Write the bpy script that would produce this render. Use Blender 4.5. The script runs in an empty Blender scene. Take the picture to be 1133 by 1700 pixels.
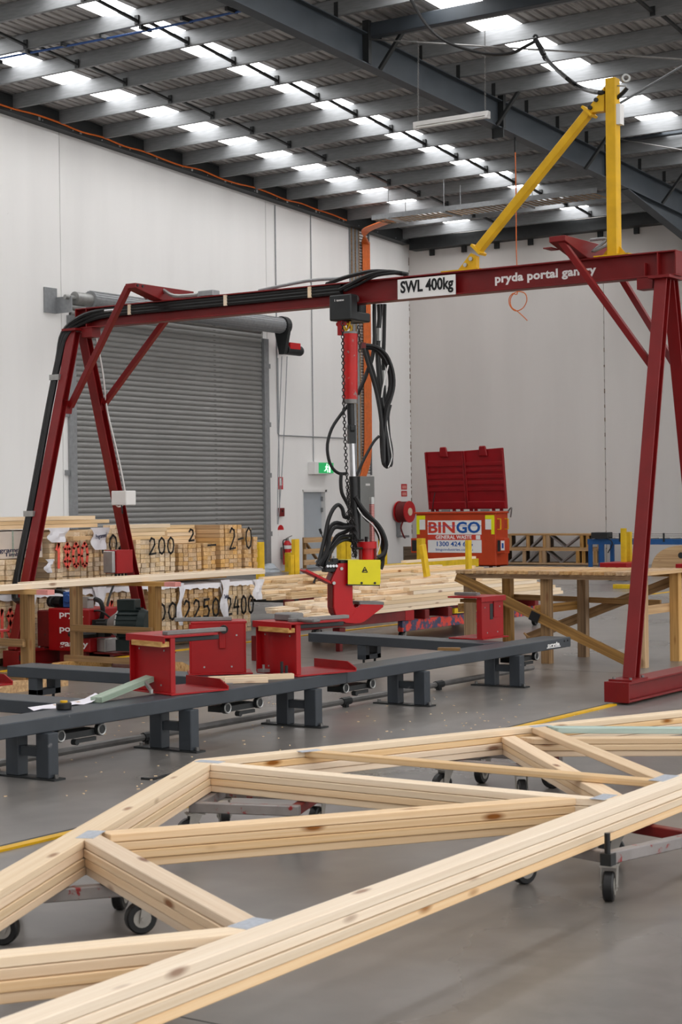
import bpy, math, random
from mathutils import Vector as V, Matrix
random.seed(7)
S = bpy.context.scene
COL = S.collection
# ---------------------------------------------------------------- camera
cam = bpy.data.objects.new('camera', bpy.data.cameras.new('camera')); COL.objects.link(cam)
YAW, PIT, ROL = .595523, -.00388271, -.01205306
fw = V((-math.sin(YAW)*math.cos(PIT), math.cos(YAW)*math.cos(PIT), math.sin(PIT)))
rt = V((math.cos(YAW), math.sin(YAW), 0)); up = rt.cross(fw)
r_ = rt*math.cos(ROL)+up*math.sin(ROL); u_ = up*math.cos(ROL)-rt*math.sin(ROL)
cam.matrix_world = Matrix(((r_.x,u_.x,-fw.x,0),(r_.y,u_.y,-fw.y,0),(r_.z,u_.z,-fw.z,1.67),(0,0,0,1)))
cd = cam.data; cd.sensor_fit = 'VERTICAL'; cd.sensor_height = 36; cd.sensor_width = 24; cd.lens = 61.06
cd.clip_start = .1; cd.clip_end = 300
cd.dof.use_dof = True; cd.dof.focus_distance = 17.5; cd.dof.aperture_fstop = 8
S.camera = cam
# ---------------------------------------------------------------- sky, daylight, exposure
W = bpy.data.worlds.new('overcast_sky'); S.world = W; W.use_nodes = True
W.node_tree.nodes['Background'].inputs[0].default_value = (1, 1, .995, 1)
W.node_tree.nodes['Background'].inputs[1].default_value = 1.8
SKYLIGHT = 5.5
S.view_settings.view_transform = 'Standard'; S.view_settings.look = 'None'
S.view_settings.gamma = 1; S.view_settings.use_curve_mapping = False
S.view_settings.exposure = 0.47

# ---------------------------------------------------------------- materials
def lin(c): return tuple(((x/255)/12.92 if x/255 <= .04045 else ((x/255+.055)/1.055)**2.4) for x in c)+(1,)
def nmat(name):
    m = bpy.data.materials.new(name); m.use_nodes = True
    return m, m.node_tree.nodes, m.node_tree.links, m.node_tree.nodes['Principled BSDF']
def paint(name, c, rough=.5, metal=0, var=.12, scale=6, chip=None, chip_amt=.0, bump=0, spec=.5, stretch=None):
    """painted / plain surface with mottled wear; chips show a second colour"""
    m, N, L, P = nmat(name)
    P.inputs['Roughness'].default_value = rough; P.inputs['Metallic'].default_value = metal
    P.inputs['Specular IOR Level'].default_value = spec*.7
    tc = N.new('ShaderNodeTexCoord'); src = tc.outputs['Object']
    if stretch:
        mp = N.new('ShaderNodeMapping'); mp.inputs['Scale'].default_value = stretch
        L.new(src, mp.inputs[0]); src = mp.outputs[0]
    n = N.new('ShaderNodeTexNoise'); n.inputs['Scale'].default_value = scale; n.inputs['Detail'].default_value = 5
    L.new(src, n.inputs['Vector'])
    r = N.new('ShaderNodeValToRGB'); k = lin(c)
    r.color_ramp.elements[0].position = .3; r.color_ramp.elements[1].position = .7
    r.color_ramp.elements[0].color = tuple(x*(1-var) for x in k[:3])+(1,)
    r.color_ramp.elements[1].color = tuple(min(1, x*(1+var)) for x in k[:3])+(1,)
    L.new(n.outputs['Fac'], r.inputs[0]); out = r.outputs[0]
    if chip:
        n2 = N.new('ShaderNodeTexNoise'); n2.inputs['Scale'].default_value = scale*2.3; n2.inputs['Detail'].default_value = 8
        n2.inputs['Roughness'].default_value = .65
        L.new(src, n2.inputs['Vector'])
        r2 = N.new('ShaderNodeValToRGB'); r2.color_ramp.elements[0].position = 1-chip_amt-.03; r2.color_ramp.elements[1].position = 1-chip_amt+.03
        L.new(n2.outputs['Fac'], r2.inputs[0])
        mx = N.new('ShaderNodeMixRGB'); mx.inputs[2].default_value = lin(chip)
        L.new(r2.outputs[0], mx.inputs[0]); L.new(out, mx.inputs[1]); out = mx.outputs[0]
    L.new(out, P.inputs['Base Color'])
    if bump:
        b = N.new('ShaderNodeBump'); b.inputs['Strength'].default_value = bump; b.inputs['Distance'].default_value = .01
        L.new(n.outputs['Fac'], b.inputs['Height']); L.new(b.outputs[0], P.inputs['Normal'])
    return m
def wood(name, c1, c2, knot=.5, vary=.18, rough=.6, grain=26, sat=(.78, 1.12)):
    """timber: grain runs along the object's own X axis, knots and a tone of its own per piece"""
    m, N, L, P = nmat(name); P.inputs['Roughness'].default_value = rough; P.inputs['Specular IOR Level'].default_value = .3
    tc = N.new('ShaderNodeTexCoord'); oi = N.new('ShaderNodeObjectInfo')
    mul = N.new('ShaderNodeMath'); mul.operation = 'MULTIPLY'; mul.inputs[1].default_value = 37; L.new(oi.outputs['Random'], mul.inputs[0])
    ad = N.new('ShaderNodeVectorMath'); ad.operation = 'ADD'; L.new(tc.outputs['Object'], ad.inputs[0]); L.new(mul.outputs[0], ad.inputs[1])
    mp = N.new('ShaderNodeMapping'); mp.inputs['Scale'].default_value = (.7, grain, grain); L.new(ad.outputs[0], mp.inputs[0])
    n = N.new('ShaderNodeTexNoise'); n.inputs['Scale'].default_value = 1.3; n.inputs['Detail'].default_value = 6; n.inputs['Distortion'].default_value = .5
    L.new(mp.outputs[0], n.inputs['Vector'])
    r = N.new('ShaderNodeValToRGB'); r.color_ramp.elements[0].position = .33; r.color_ramp.elements[1].position = .66
    r.color_ramp.elements[0].color = lin(c1); r.color_ramp.elements[1].color = lin(c2); L.new(n.outputs['Fac'], r.inputs[0])
    mp2 = N.new('ShaderNodeMapping'); mp2.inputs['Scale'].default_value = (2.2, 7, 7); L.new(ad.outputs[0], mp2.inputs[0])
    vo = N.new('ShaderNodeTexVoronoi'); vo.inputs['Scale'].default_value = 1; L.new(mp2.outputs[0], vo.inputs['Vector'])
    kr = N.new('ShaderNodeValToRGB'); kr.color_ramp.elements[0].position = .06; kr.color_ramp.elements[1].position = .15
    kr.color_ramp.elements[0].color = (1, 1, 1, 1); kr.color_ramp.elements[1].color = (0, 0, 0, 1)
    L.new(vo.outputs['Distance'], kr.inputs[0])
    km = N.new('ShaderNodeMath'); km.operation = 'MULTIPLY'; km.inputs[1].default_value = knot; L.new(kr.outputs[0], km.inputs[0])
    mx = N.new('ShaderNodeMixRGB'); mx.inputs[2].default_value = lin((120, 68, 30)); L.new(km.outputs[0], mx.inputs[0]); L.new(r.outputs[0], mx.inputs[1])
    hs = N.new('ShaderNodeHueSaturation'); L.new(mx.outputs[0], hs.inputs['Color'])
    ma = N.new('ShaderNodeMapRange'); ma.inputs['To Min'].default_value = 1-vary; ma.inputs['To Max'].default_value = 1+vary*.7
    L.new(oi.outputs['Random'], ma.inputs[0]); L.new(ma.outputs[0], hs.inputs['Value'])
    m2 = N.new('ShaderNodeMath'); m2.operation = 'MULTIPLY'; m2.inputs[1].default_value = 91.7; L.new(oi.outputs['Random'], m2.inputs[0])
    m3 = N.new('ShaderNodeMath'); m3.operation = 'FRACT'; L.new(m2.outputs[0], m3.inputs[0])
    mb = N.new('ShaderNodeMapRange'); mb.inputs['To Min'].default_value = sat[0]; mb.inputs['To Max'].default_value = sat[1]
    L.new(m3.outputs[0], mb.inputs[0]); L.new(mb.outputs[0], hs.inputs['Saturation'])
    L.new(hs.outputs[0], P.inputs['Base Color'])
    return m
def emit(name, c, s):
    m, N, L, P = nmat(name); P.inputs['Base Color'].default_value = c
    P.inputs['Emission Color'].default_value = c; P.inputs['Emission Strength'].default_value = s
    return m
def floor_mat():
    m, N, L, P = nmat('polished_concrete')
    tc = N.new('ShaderNodeTexCoord')
    def noise(sc, det, vec=None, dist=0):
        n = N.new('ShaderNodeTexNoise'); n.inputs['Scale'].default_value = sc; n.inputs['Detail'].default_value = det; n.inputs['Distortion'].default_value = dist
        L.new(vec or tc.outputs['Object'], n.inputs['Vector']); return n
    a = noise(.35, 6); b = noise(5, 6, None, .3)
    mp = N.new('ShaderNodeMapping'); mp.inputs['Scale'].default_value = (1.6, .3, 1); mp.inputs['Rotation'].default_value = (0, 0, math.radians(24))
    L.new(tc.outputs['Object'], mp.inputs[0]); c = noise(1.2, 3, mp.outputs[0], .3)
    r = N.new('ShaderNodeValToRGB'); r.color_ramp.elements[0].position = .3; r.color_ramp.elements[1].position = .72
    r.color_ramp.elements[0].color = lin((106, 102, 98)); r.color_ramp.elements[1].color = lin((139, 134, 130)); L.new(a.outputs[0], r.inputs[0])
    r2 = N.new('ShaderNodeValToRGB'); r2.color_ramp.elements[0].position = .25; r2.color_ramp.elements[1].position = .68
    r2.color_ramp.elements[0].color = (.76, .75, .74, 1); r2.color_ramp.elements[1].color = (1, 1, 1, 1); L.new(c.outputs[0], r2.inputs[0])
    mx = N.new('ShaderNodeMixRGB'); mx.blend_type = 'MULTIPLY'; mx.inputs[0].default_value = .65; L.new(r.outputs[0], mx.inputs[1]); L.new(r2.outputs[0], mx.inputs[2])
    r3 = N.new('ShaderNodeValToRGB'); r3.color_ramp.elements[0].position = .35; r3.color_ramp.elements[1].position = .65
    r3.color_ramp.elements[0].color = (.88, .88, .88, 1); r3.color_ramp.elements[1].color = (1.04, 1.04, 1.04, 1); L.new(b.outputs[0], r3.inputs[0])
    m2 = N.new('ShaderNodeMixRGB'); m2.blend_type = 'MULTIPLY'; m2.inputs[0].default_value = 1; L.new(mx.outputs[0], m2.inputs[1]); L.new(r3.outputs[0], m2.inputs[2])
    L.new(m2.outputs[0], P.inputs['Base Color'])
    rr = N.new('ShaderNodeMapRange'); rr.inputs['To Min'].default_value = .2; rr.inputs['To Max'].default_value = .38
    L.new(a.outputs[0], rr.inputs[0]); L.new(rr.outputs[0], P.inputs['Roughness']); P.inputs['Specular IOR Level'].default_value = .5
    return m
def wall_mat(name, c):
    m, N, L, P = nmat(name); P.inputs['Roughness'].default_value = .75; P.inputs['Specular IOR Level'].default_value = .25
    tc = N.new('ShaderNodeTexCoord')
    mp = N.new('ShaderNodeMapping'); mp.inputs['Scale'].default_value = (.5, .5, .07); L.new(tc.outputs['Object'], mp.inputs[0])
    n = N.new('ShaderNodeTexNoise'); n.inputs['Scale'].default_value = 2; n.inputs['Detail'].default_value = 6; L.new(mp.outputs[0], n.inputs['Vector'])
    r = N.new('ShaderNodeValToRGB'); r.color_ramp.elements[0].position = .25; r.color_ramp.elements[1].position = .6; k = lin(c)
    r.color_ramp.elements[0].color = tuple(x*.93 for x in k[:3])+(1,); r.color_ramp.elements[1].color = k; L.new(n.outputs[0], r.inputs[0])
    n2 = N.new('ShaderNodeTexNoise'); n2.inputs['Scale'].default_value = 3.1; n2.inputs['Detail'].default_value = 9; n2.inputs['Roughness'].default_value = .7
    L.new(tc.outputs['Object'], n2.inputs['Vector'])
    r2 = N.new('ShaderNodeValToRGB'); r2.color_ramp.elements[0].position = .70; r2.color_ramp.elements[1].position = .78
    r2.color_ramp.elements[0].color = (0, 0, 0, 1); r2.color_ramp.elements[1].color = (.45, .45, .45, 1); L.new(n2.outputs[0], r2.inputs[0])
    mx = N.new('ShaderNodeMixRGB'); mx.inputs[2].default_value = lin((120, 108, 98)); L.new(r2.outputs[0], mx.inputs[0]); L.new(r.outputs[0], mx.inputs[1])
    L.new(mx.outputs[0], P.inputs['Base Color']); return m
def threads_mat():
    m, N, L, P = nmat('threaded_rod'); tc = N.new('ShaderNodeTexCoord'); P.inputs['Metallic'].default_value = .6; P.inputs['Roughness'].default_value = .4
    w = N.new('ShaderNodeTexWave'); w.bands_direction = 'Z'; w.inputs['Scale'].default_value = 22; L.new(tc.outputs['Object'], w.inputs[0])
    r = N.new('ShaderNodeValToRGB'); r.color_ramp.elements[0].color = lin((120, 20, 22)); r.color_ramp.elements[1].color = lin((190, 150, 145)); L.new(w.outputs[0], r.inputs[0])
    L.new(r.outputs[0], P.inputs['Base Color']); return m

M_FLOOR = floor_mat()
M_WALL = wall_mat('white_painted_concrete', (235, 233, 231))
M_WALLB = wall_mat('greyer_white_painted_concrete', (212, 207, 203))  # greyer version of the wall white, used on the far wall panels
M_CAULK = paint('joint_caulk', (176, 168, 162), .8)
M_ROOF = paint('foil_roof_lining', (176, 173, 171), .45, .3, .4, 3, stretch=(6, .4, 1))
M_GALV = paint('galvanised_steel', (132, 134, 136), .5, .3, .12, 9, stretch=(.4, 3, 3))
M_GALVD = paint('dull_galvanised', (150, 152, 154), .45, .5, .1, 12)
M_RAFT = paint('dark_blue_grey_steel', (54, 60, 66), .5, 0, .1, 3)
M_DARK = paint('near_black_steel', (38, 40, 41), .5, 0, .15, 8)
M_SKY = emit('translucent_skylight', (1, 1, 1, 1), SKYLIGHT)
M_SLAT = paint('grey_roller_slat', (140, 139, 137), .5, .15, .08, 3, stretch=(1, .3, 2), chip=(90, 88, 86), chip_amt=.34)
M_RED = paint('gantry_red', (116, 14, 16), .42, 0, .12, 4, chip=(96, 62, 54), chip_amt=.30)
M_JIG = paint('jig_red', (152, 4, 11), .42, 0, .1, 5, chip=(110, 30, 30), chip_amt=.3)
M_PRESS = paint('press_red', (184, 6, 16), .38, 0, .07, 6)
M_PRESSW = paint('scratched_press_red', (184, 20, 18), .4, 0, .1, 5, chip=(128, 122, 118), chip_amt=.36)
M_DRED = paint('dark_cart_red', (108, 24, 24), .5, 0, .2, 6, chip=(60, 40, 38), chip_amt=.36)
M_CARTB = paint('worn_blue_over_red', (66, 70, 96), .5, 0, .15, 5, chip=(206, 66, 52), chip_amt=.5)
M_BENCH = paint('bench_charcoal', (56, 61, 67), .42, 0, .1, 5, chip=(104, 104, 106), chip_amt=.3)
M_YEL = paint('yellow_paint', (214, 166, 16), .45, 0, .12, 6, chip=(120, 90, 40), chip_amt=.27)
M_GUARD = paint('guard_yellow', (226, 212, 14), .4, 0, .05, 6)
M_STAKE = paint('yellow_stake_paint', (206, 170, 26), .6, 0, .15, 7, chip=(150, 110, 50), chip_amt=.3)
M_BLACK = paint('black_rubber', (24, 24, 25), .42, 0, .1, 10)
M_CHAIN = paint('black_chain', (52, 50, 50), .35, .8, .1, 10)
M_STEEL = paint('bright_steel', (176, 176, 178), .28, .9, .08, 10)
M_STEELD = paint('worn_grey_steel', (120, 118, 116), .45, .5, .15, 10)
M_DOLLY = paint('dolly_grey_worn', (140, 134, 132), .5, .3, .15, 9, chip=(140, 44, 44), chip_amt=.38)
M_WHITE = paint('white_plastic', (224, 222, 220), .5, 0, .04, 4)
M_SIGN = paint('sign_white', (232, 230, 228), .5, 0, .02, 4)
M_LET = paint('white_lettering', (238, 236, 234), .5, 0, .02, 4)
M_INK = paint('black_lettering', (22, 22, 24), .6, 0, .02, 4)
M_SPRAY = paint('black_spray', (34, 30, 28), .7, 0, .2, 20)
M_SPRAYR = paint('red_spray', (236, 92, 78), .7, 0, .12, 20)
M_GREY = paint('grey_enclosure', (140, 142, 140), .5, 0, .05, 3)
M_DOOR = paint('door_blue_grey', (168, 174, 180), .5, 0, .04, 2)
M_ORANGE = paint('orange_conduit', (210, 104, 38), .45, 0, .12, 12)
M_BLUEP = paint('blue_pipe', (44, 82, 146), .45, 0, .1, 8)
M_BLUEC = paint('conveyor_blue', (34, 84, 140), .45, 0, .12, 8)
M_BIN = paint('bin_orange_red', (186, 62, 22), .5, 0, .12, 2.5, chip=(120, 46, 30), chip_amt=.3)
M_LID = paint('bin_lid_red', (140, 6, 18), .45, 0, .12, 3)
M_BINBLUE = paint('sign_blue', (22, 82, 158), .5, 0, .02, 4)
M_BINRED = paint('sign_red', (204, 62, 44), .5, 0, .02, 4)
M_HIVIS = paint('hi_vis_yellow', (232, 230, 20), .5, 0, .03, 4)
M_FIRE = paint('fire_red', (186, 24, 30), .4, 0, .06, 5)
M_GREEN = emit('exit_green', lin((30, 150, 84)), .5)
M_EXITW = emit('exit_white', lin((200, 245, 215)), 1.1)
M_WRAP = paint('white_pack_wrap', (222, 220, 224), .35, 0, .06, 5, bump=.6)
M_NAVY = paint('wrap_print', (40, 44, 74), .6, 0, .02, 4)
M_MOTOR = paint('motor_dark_green', (34, 46, 46), .45, .1, .1, 8)
M_CAST = paint('cast_aluminium', (164, 164, 162), .4, .7, .1, 12)
M_PINK = paint('pink_paint', (214, 140, 132), .6, 0, .1, 8)
M_PLATE = paint('nail_plate_zinc', (178, 183, 192), .5, .3, .12, 60)
M_HUB = paint('castor_hub', (156, 152, 146), .45, .4, .1, 20)
M_PAPER = paint('paper', (232, 228, 236), .7, 0, .03, 5)
M_PINE = wood('fresh_pine', (220, 191, 158), (231, 207, 178), .9, .13, grain=55, sat=(.85, 1.35))
M_PINEC = wood('pale_pine', (226, 203, 174), (236, 217, 192), .75, .12, grain=55, sat=(.85, 1.3))
M_PACK = wood('pack_pine', (206, 174, 132), (230, 204, 166), .2, .2)
M_PACKD = wood('amber_pack_pine', (186, 144, 94), (216, 178, 126), .25, .2)
M_OLD = wood('aged_treated_timber', (118, 87, 50), (168, 129, 80), .6, .14)
M_OLDL = wood('light_aged_timber', (168, 126, 76), (204, 164, 110), .6, .12)
M_GRNW = wood('green_treated_pine', (132, 152, 132), (164, 180, 160), .15, .08)
M_GRNP = wood('pale_green_treated_pine', (164, 184, 176), (190, 206, 198), .1, .06)
M_SLEEP = wood('weathered_sleeper', (78, 62, 48), (118, 98, 78), .4, .15)

# ---------------------------------------------------------------- helpers
POS = {}
class B:
    """collects shapes in world coordinates, then links them as ONE mesh object"""
    def __init__(s): s.v = []; s.f = []
    def add(s, v, f):
        n = len(s.v); s.v += [V(p) for p in v]; s.f += [tuple(i+n for i in q) for q in f]; return s
    def obox(s, c, a, b, d):
        c, a, b, d = V(c), V(a), V(b), V(d)
        if a.cross(b).dot(d) < 0: d = -d
        v = [c-a-b-d, c+a-b-d, c+a+b-d, c-a+b-d, c-a-b+d, c+a-b+d, c+a+b+d, c-a+b+d]
        return s.add(v, [(0,3,2,1),(4,5,6,7),(0,1,5,4),(1,2,6,5),(2,3,7,6),(3,0,4,7)])
    def box(s, x0, x1, y0, y1, z0, z1):
        return s.obox(((x0+x1)/2,(y0+y1)/2,(z0+z1)/2), (abs(x1-x0)/2,0,0), (0,abs(y1-y0)/2,0), (0,0,abs(z1-z0)/2))
    def bar(s, p, q, w, h, upv=(0,0,1)):
        p, q = V(p), V(q); d = (q-p); L = d.length; d.normalize(); x = d.cross(V(upv))
        if x.length < 1e-4: x = d.cross(V((1,0,0)))
        x.normalize(); z = x.cross(d)
        return s.obox((p+q)/2, d*L/2, x*w/2, z*h/2)
    def hbar(s, p, q, w, h, t=.012, upv=(0,0,1)):
        """I-section from p to q, flanges w wide, h deep"""
        p, q = V(p), V(q); d = (q-p).normalized(); x = d.cross(V(upv)); x.normalize(); z = x.cross(d)
        for k in (-1, 1): s.bar(p+z*k*(h-t)/2, q+z*k*(h-t)/2, w, t, upv)
        return s.bar(p, q, t*.8, h-2*t, upv)
    def cyl(s, p, q, r, n=14, r2=None):
        p, q = V(p), V(q); r2 = r if r2 is None else r2; d = (q-p).normalized()
        a = d.orthogonal().normalized(); b = d.cross(a); v = []
        for k in range(n):
            t = 2*math.pi*k/n; o = a*math.cos(t)+b*math.sin(t); v += [p+o*r, q+o*r2]
        f = [(2*k, 2*((k+1)%n), 2*((k+1)%n)+1, 2*k+1) for k in range(n)]
        f += [tuple(2*k for k in range(n))[::-1], tuple(2*k+1 for k in range(n))]
        return s.add(v, f)
    def tube(s, pts, r, n=7, sm=4):
        P = [V(p) for p in pts]
        if sm and len(P) > 2:
            Q = []
            for i in range(len(P)-1):
                a, b, c, d = P[max(i-1,0)], P[i], P[i+1], P[min(i+2,len(P)-1)]
                for k in range(sm):
                    t = k/sm
                    Q.append(.5*((2*b)+(c-a)*t+(2*a-5*b+4*c-d)*t*t+(3*b-a-3*c+d)*t**3))
            P = Q+[P[-1]]
        v = []; f = []; a = None
        for i, p in enumerate(P):
            d = (P[min(i+1,len(P)-1)]-P[max(i-1,0)]).normalized()
            a = d.orthogonal() if a is None else a-d*a.dot(d)
            if a.length < 1e-5: a = d.orthogonal()
            a.normalize(); b = d.cross(a)
            for k in range(n):
                t = 2*math.pi*k/n; v.append(p+(a*math.cos(t)+b*math.sin(t))*r)
        for i in range(len(P)-1):
            for k in range(n):
                f.append((i*n+k, i*n+(k+1)%n, (i+1)*n+(k+1)%n, (i+1)*n+k))
        f += [tuple(range(n))[::-1], tuple(range((len(P)-1)*n, len(P)*n))]
        return s.add(v, f)
    def torus(s, c, ax, R, r, n=16, m=6, sc=1, dirv=None):
        c, ax = V(c), V(ax).normalized(); a = V(dirv).normalized() if dirv else ax.orthogonal().normalized(); b = ax.cross(a); v = []; f = []
        for i in range(n):
            t = 2*math.pi*i/n; o = a*math.cos(t)*sc+b*math.sin(t); on = o.normalized()
            for k in range(m):
                u = 2*math.pi*k/m; v.append(c+o*R+on*r*math.cos(u)+ax*r*math.sin(u))
        for i in range(n):
            for k in range(m): f.append((i*m+k, ((i+1)%n)*m+k, ((i+1)%n)*m+(k+1)%m, i*m+(k+1)%m))
        return s.add(v, f)
    def prism(s, pts, ext):
        """extrude the planar polygon pts (world points) by the vector ext"""
        P = [V(p) for p in pts]; e = V(ext); n = len(P)
        nr = V((0,0,0))
        for i in range(n): nr += (P[i]-P[0]).cross(P[(i+1)%n]-P[0])
        if nr.dot(e) > 0: P = P[::-1]
        v = P+[p+e for p in P]
        f = [tuple(range(n)), tuple(range(2*n-1, n-1, -1))]+[(i, i+n, (i+1)%n+n, (i+1)%n) for i in range(n)]
        return s.add(v, f)
    def build(s, name, mat, parent=None, bev=0, smooth=False):
        o = POS[parent.name] if parent else sum(s.v, V())/len(s.v)
        me = bpy.data.meshes.new(name); me.from_pydata([p-o for p in s.v], [], s.f); me.validate()
        ob = bpy.data.objects.new(name, me); COL.objects.link(ob); me.materials.append(mat)
        if smooth:
            me.polygons.foreach_set('use_smooth', [True]*len(me.polygons)); me.set_sharp_from_angle(angle=.7)
        if bev:
            b = ob.modifiers.new('edge', 'BEVEL'); b.width = bev; b.segments = 1; b.limit_method = 'ANGLE'; b.angle_limit = .9
        if parent: ob.parent = parent; POS[ob.name] = o
        else: ob.location = o; POS[ob.name] = o
        return ob
def tag(o, label=None, cat=None, group=None, kind=None):
    if label: o['label'] = label
    if cat: o['category'] = cat
    if group: o['group'] = group
    if kind: o['kind'] = kind
    return o
def thing(name, loc, label, cat, group=None):
    o = bpy.data.objects.new(name, None); COL.objects.link(o); o.location = loc; o.empty_display_size = .1
    POS[o.name] = V(loc); return tag(o, label, cat, group)
BOARD = {}
def board(name, p, q, w, h, mat, parent=None, upv=(0,0,1), bev=0):
    """one sawn timber from p to q; own X axis along its length so that the grain follows it"""
    p, q = V(p), V(q); d = q-p; L = d.length; d.normalize(); x = d.cross(V(upv)).normalized(); z = x.cross(d)
    key = (round(L, 3), w, h, mat.name)
    if key not in BOARD:
        b = B().box(-L/2, L/2, -w/2, w/2, -h/2, h/2)
        me = bpy.data.meshes.new(name); me.from_pydata(b.v, [], b.f); me.materials.append(mat); BOARD[key] = me
    ob = bpy.data.objects.new(name, BOARD[key]); COL.objects.link(ob)
    y = z.cross(d); c = (p+q)/2
    m = Matrix(((d.x,y.x,z.x,c.x),(d.y,y.y,z.y,c.y),(d.z,y.z,z.z,c.z),(0,0,0,1)))
    if parent:
        ob.parent = parent; ob.matrix_basis = Matrix.Translation(-POS[parent.name]) @ m
        POS[ob.name] = POS[parent.name]
    else: ob.matrix_basis = m; POS[ob.name] = c
    return ob
def text(name, s, org, xd, yd, h, mat, parent, width=None, bold=.012, sp=1.0):
    """flat lettering: org = lower left corner, h = cap height, optional fitted width"""
    cu = bpy.data.curves.new(name, 'FONT'); cu.body = s; cu.size = 1; cu.offset = bold; cu.extrude = .004; cu.space_character = sp; cu.resolution_u = 3
    t = bpy.data.objects.new(name, cu); COL.objects.link(t)
    me = bpy.data.meshes.new_from_object(t.evaluated_get(bpy.context.evaluated_depsgraph_get())); bpy.data.objects.remove(t)
    xs = [v.co.x for v in me.vertices]; x0, x1 = min(xs), max(xs)
    k = h/.7; kx = width/(x1-x0) if width else k
    xd, yd = V(xd).normalized(), V(yd).normalized(); n = xd.cross(yd); o = V(org); P = POS[parent.name]
    for v in me.vertices: v.co = o+xd*((v.co.x-x0)*kx)+yd*(v.co.y*k)+n*(v.co.z*.3)-P
    me.materials.clear(); me.materials.append(mat); me.update()
    ob = bpy.data.objects.new(name, me); COL.objects.link(ob); ob.parent = parent; POS[ob.name] = P; return ob
GL = {'0': [[(.5,1),(.15,.8),(.05,.45),(.2,.1),(.5,0),(.8,.12),(.95,.5),(.82,.85),(.5,1)]],
 '1': [[(.2,.78),(.55,1),(.5,0)]], '2': [[(.1,.8),(.35,1),(.75,.9),(.8,.6),(.4,.25),(.05,0),(.95,.05)]],
 '4': [[(.45,1),(.08,.4),(.95,.42)],[(.75,.8),(.68,0)]], '5': [[(.9,1),(.25,.97),(.18,.58),(.65,.62),(.9,.35),(.7,.04),(.1,.05)]],
 '8': [[(.5,.52),(.12,.78),(.5,1),(.86,.78),(.5,.52),(.08,.25),(.5,0),(.92,.25),(.5,.52)]], '-': [[(.1,.45),(.9,.5)]],
 '7': [[(.1,.95),(.9,1),(.4,0)]]}
def spray(s, x, y0, z0, w, h, mat, parent, r=.011):
    """hand-sprayed figures on board ends that face +X"""
    b = B(); n = len(s); cw = w/n
    for i, ch in enumerate(s):
        for st in GL.get(ch, []):
            pts = [V((x, y0+cw*(i+.12+.76*a), z0+h*c)) for a, c in st]
            for p, q in zip(pts, pts[1:]):
                d = (q-p).normalized()*r*.6; b.obox((p+q)/2, (q-p)/2+d, V((1,0,0)).cross((q-p).normalized())*r, (.0015,0,0))
    return b.build('spray_marking', mat, parent)
def PB(y): return 9.957-.0575*(y-30)      # underside of the purlins; the roof falls towards the far wall

# ================================================================ THE BUILDING
fl = B().box(-27.5, 30, -30, 43.6, -.3, 0).build('floor', M_FLOOR); tag(fl, 'smooth grey concrete factory floor with tyre scuffs', 'floor', kind='structure')
# unseen wall behind the camera, added to cut frontal sky light
wf = B().box(-26.8, 12, -12.3, -12.1, 0, 12.2).build('wall_front', M_WALL); tag(wf, 'unseen white wall behind the camera, added to block frontal daylight', 'wall', kind='structure')
for a, b_ in (((-26.5, 15.55), (20, 15.55)), ((-26.5, 24.6), (20, 24.6)), ((-26.5, 4.4), (20, 4.4))):
    B().box(a[0], b_[0], a[1]-.004, a[1]+.004, -.01, .0006).build('floor_joint', M_DARK, fl)
# left wall: precast panels, openings for the roller door and the personnel door
XW = -26.55
wl = B().box(XW-.25, XW-.2, -30, 43.1, 0, 9.0).build('wall_left', M_WALL); tag(wl, 'tall white precast wall on the left with roller door', 'wall', kind='structure')
def pan(parent, boxes, name='wall_panel'):
    b = B()
    for q in boxes: b.box(*q)
    return b.build(name, M_WALL, parent)
def ptop(y): return PB(y)+.28
def wedge(parent, y0, y1, z0, holes=None):
    b = B(); b.prism([(XW, y0, z0), (XW, y1, z0), (XW, y1, ptop(y1)), (XW, y0, ptop(y0))], (-.2, 0, 0)); return b
ys = [-30, -14, -6, 2, 10, 18.28]
for a, c in zip(ys, ys[1:]): wedge(wl, a+.008, c-.008, 0).build('wall_panel', M_WALL, wl)
wedge(wl, 18.296, 28.27, 0).build('wall_panel', M_WALL, wl)
b = wedge(wl, 28.286, 35.88, 6.3); b.box(XW-.2, XW, 28.286, 28.52, 0, 6.3).box(XW-.2, XW, 35.72, 35.88, 0, 6.3); b.build('wall_panel', M_WALL, wl)
b = wedge(wl, 35.896, 42.84, 2.09); b.box(XW-.2, XW, 35.896, 37.37, 0, 2.09).box(XW-.2, XW, 38.5, 42.84, 0, 2.09); b.build('wall_panel', M_WALL, wl)
# far wall
YW = 42.84
wb = B().box(-26.8, 20, YW+.2, YW+.25, 0, 9.0).build('wall_back', M_WALL); tag(wb, 'far white precast wall behind the waste bin', 'wall', kind='structure')
xs = [-26.75, -20.38, -12.4, -4.4, 3.6, 11.6, 20]
for a, c in zip(xs, xs[1:]): B().box(a+.008, c-.008, YW, YW+.2, 0, 9.4).build('wall_panel', M_WALLB, wb)
jb = B()
random.seed(3)
for k in range(46):   # broken sealant along the corner and the panel joint
    z = .2+k*.19+random.uniform(-.05,.05); w = random.uniform(.008,.028); jb.box(XW+.001, XW+.012, YW-w-.002, YW-.001, z, z+random.uniform(.03,.15))
    if k % 2: jb.box(-20.38-w*.5, -20.38+w*.5, YW-.006, YW-.001, z, z+random.uniform(.03,.12))
jb.build('joint_sealant', M_SLEEP, wb)
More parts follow.
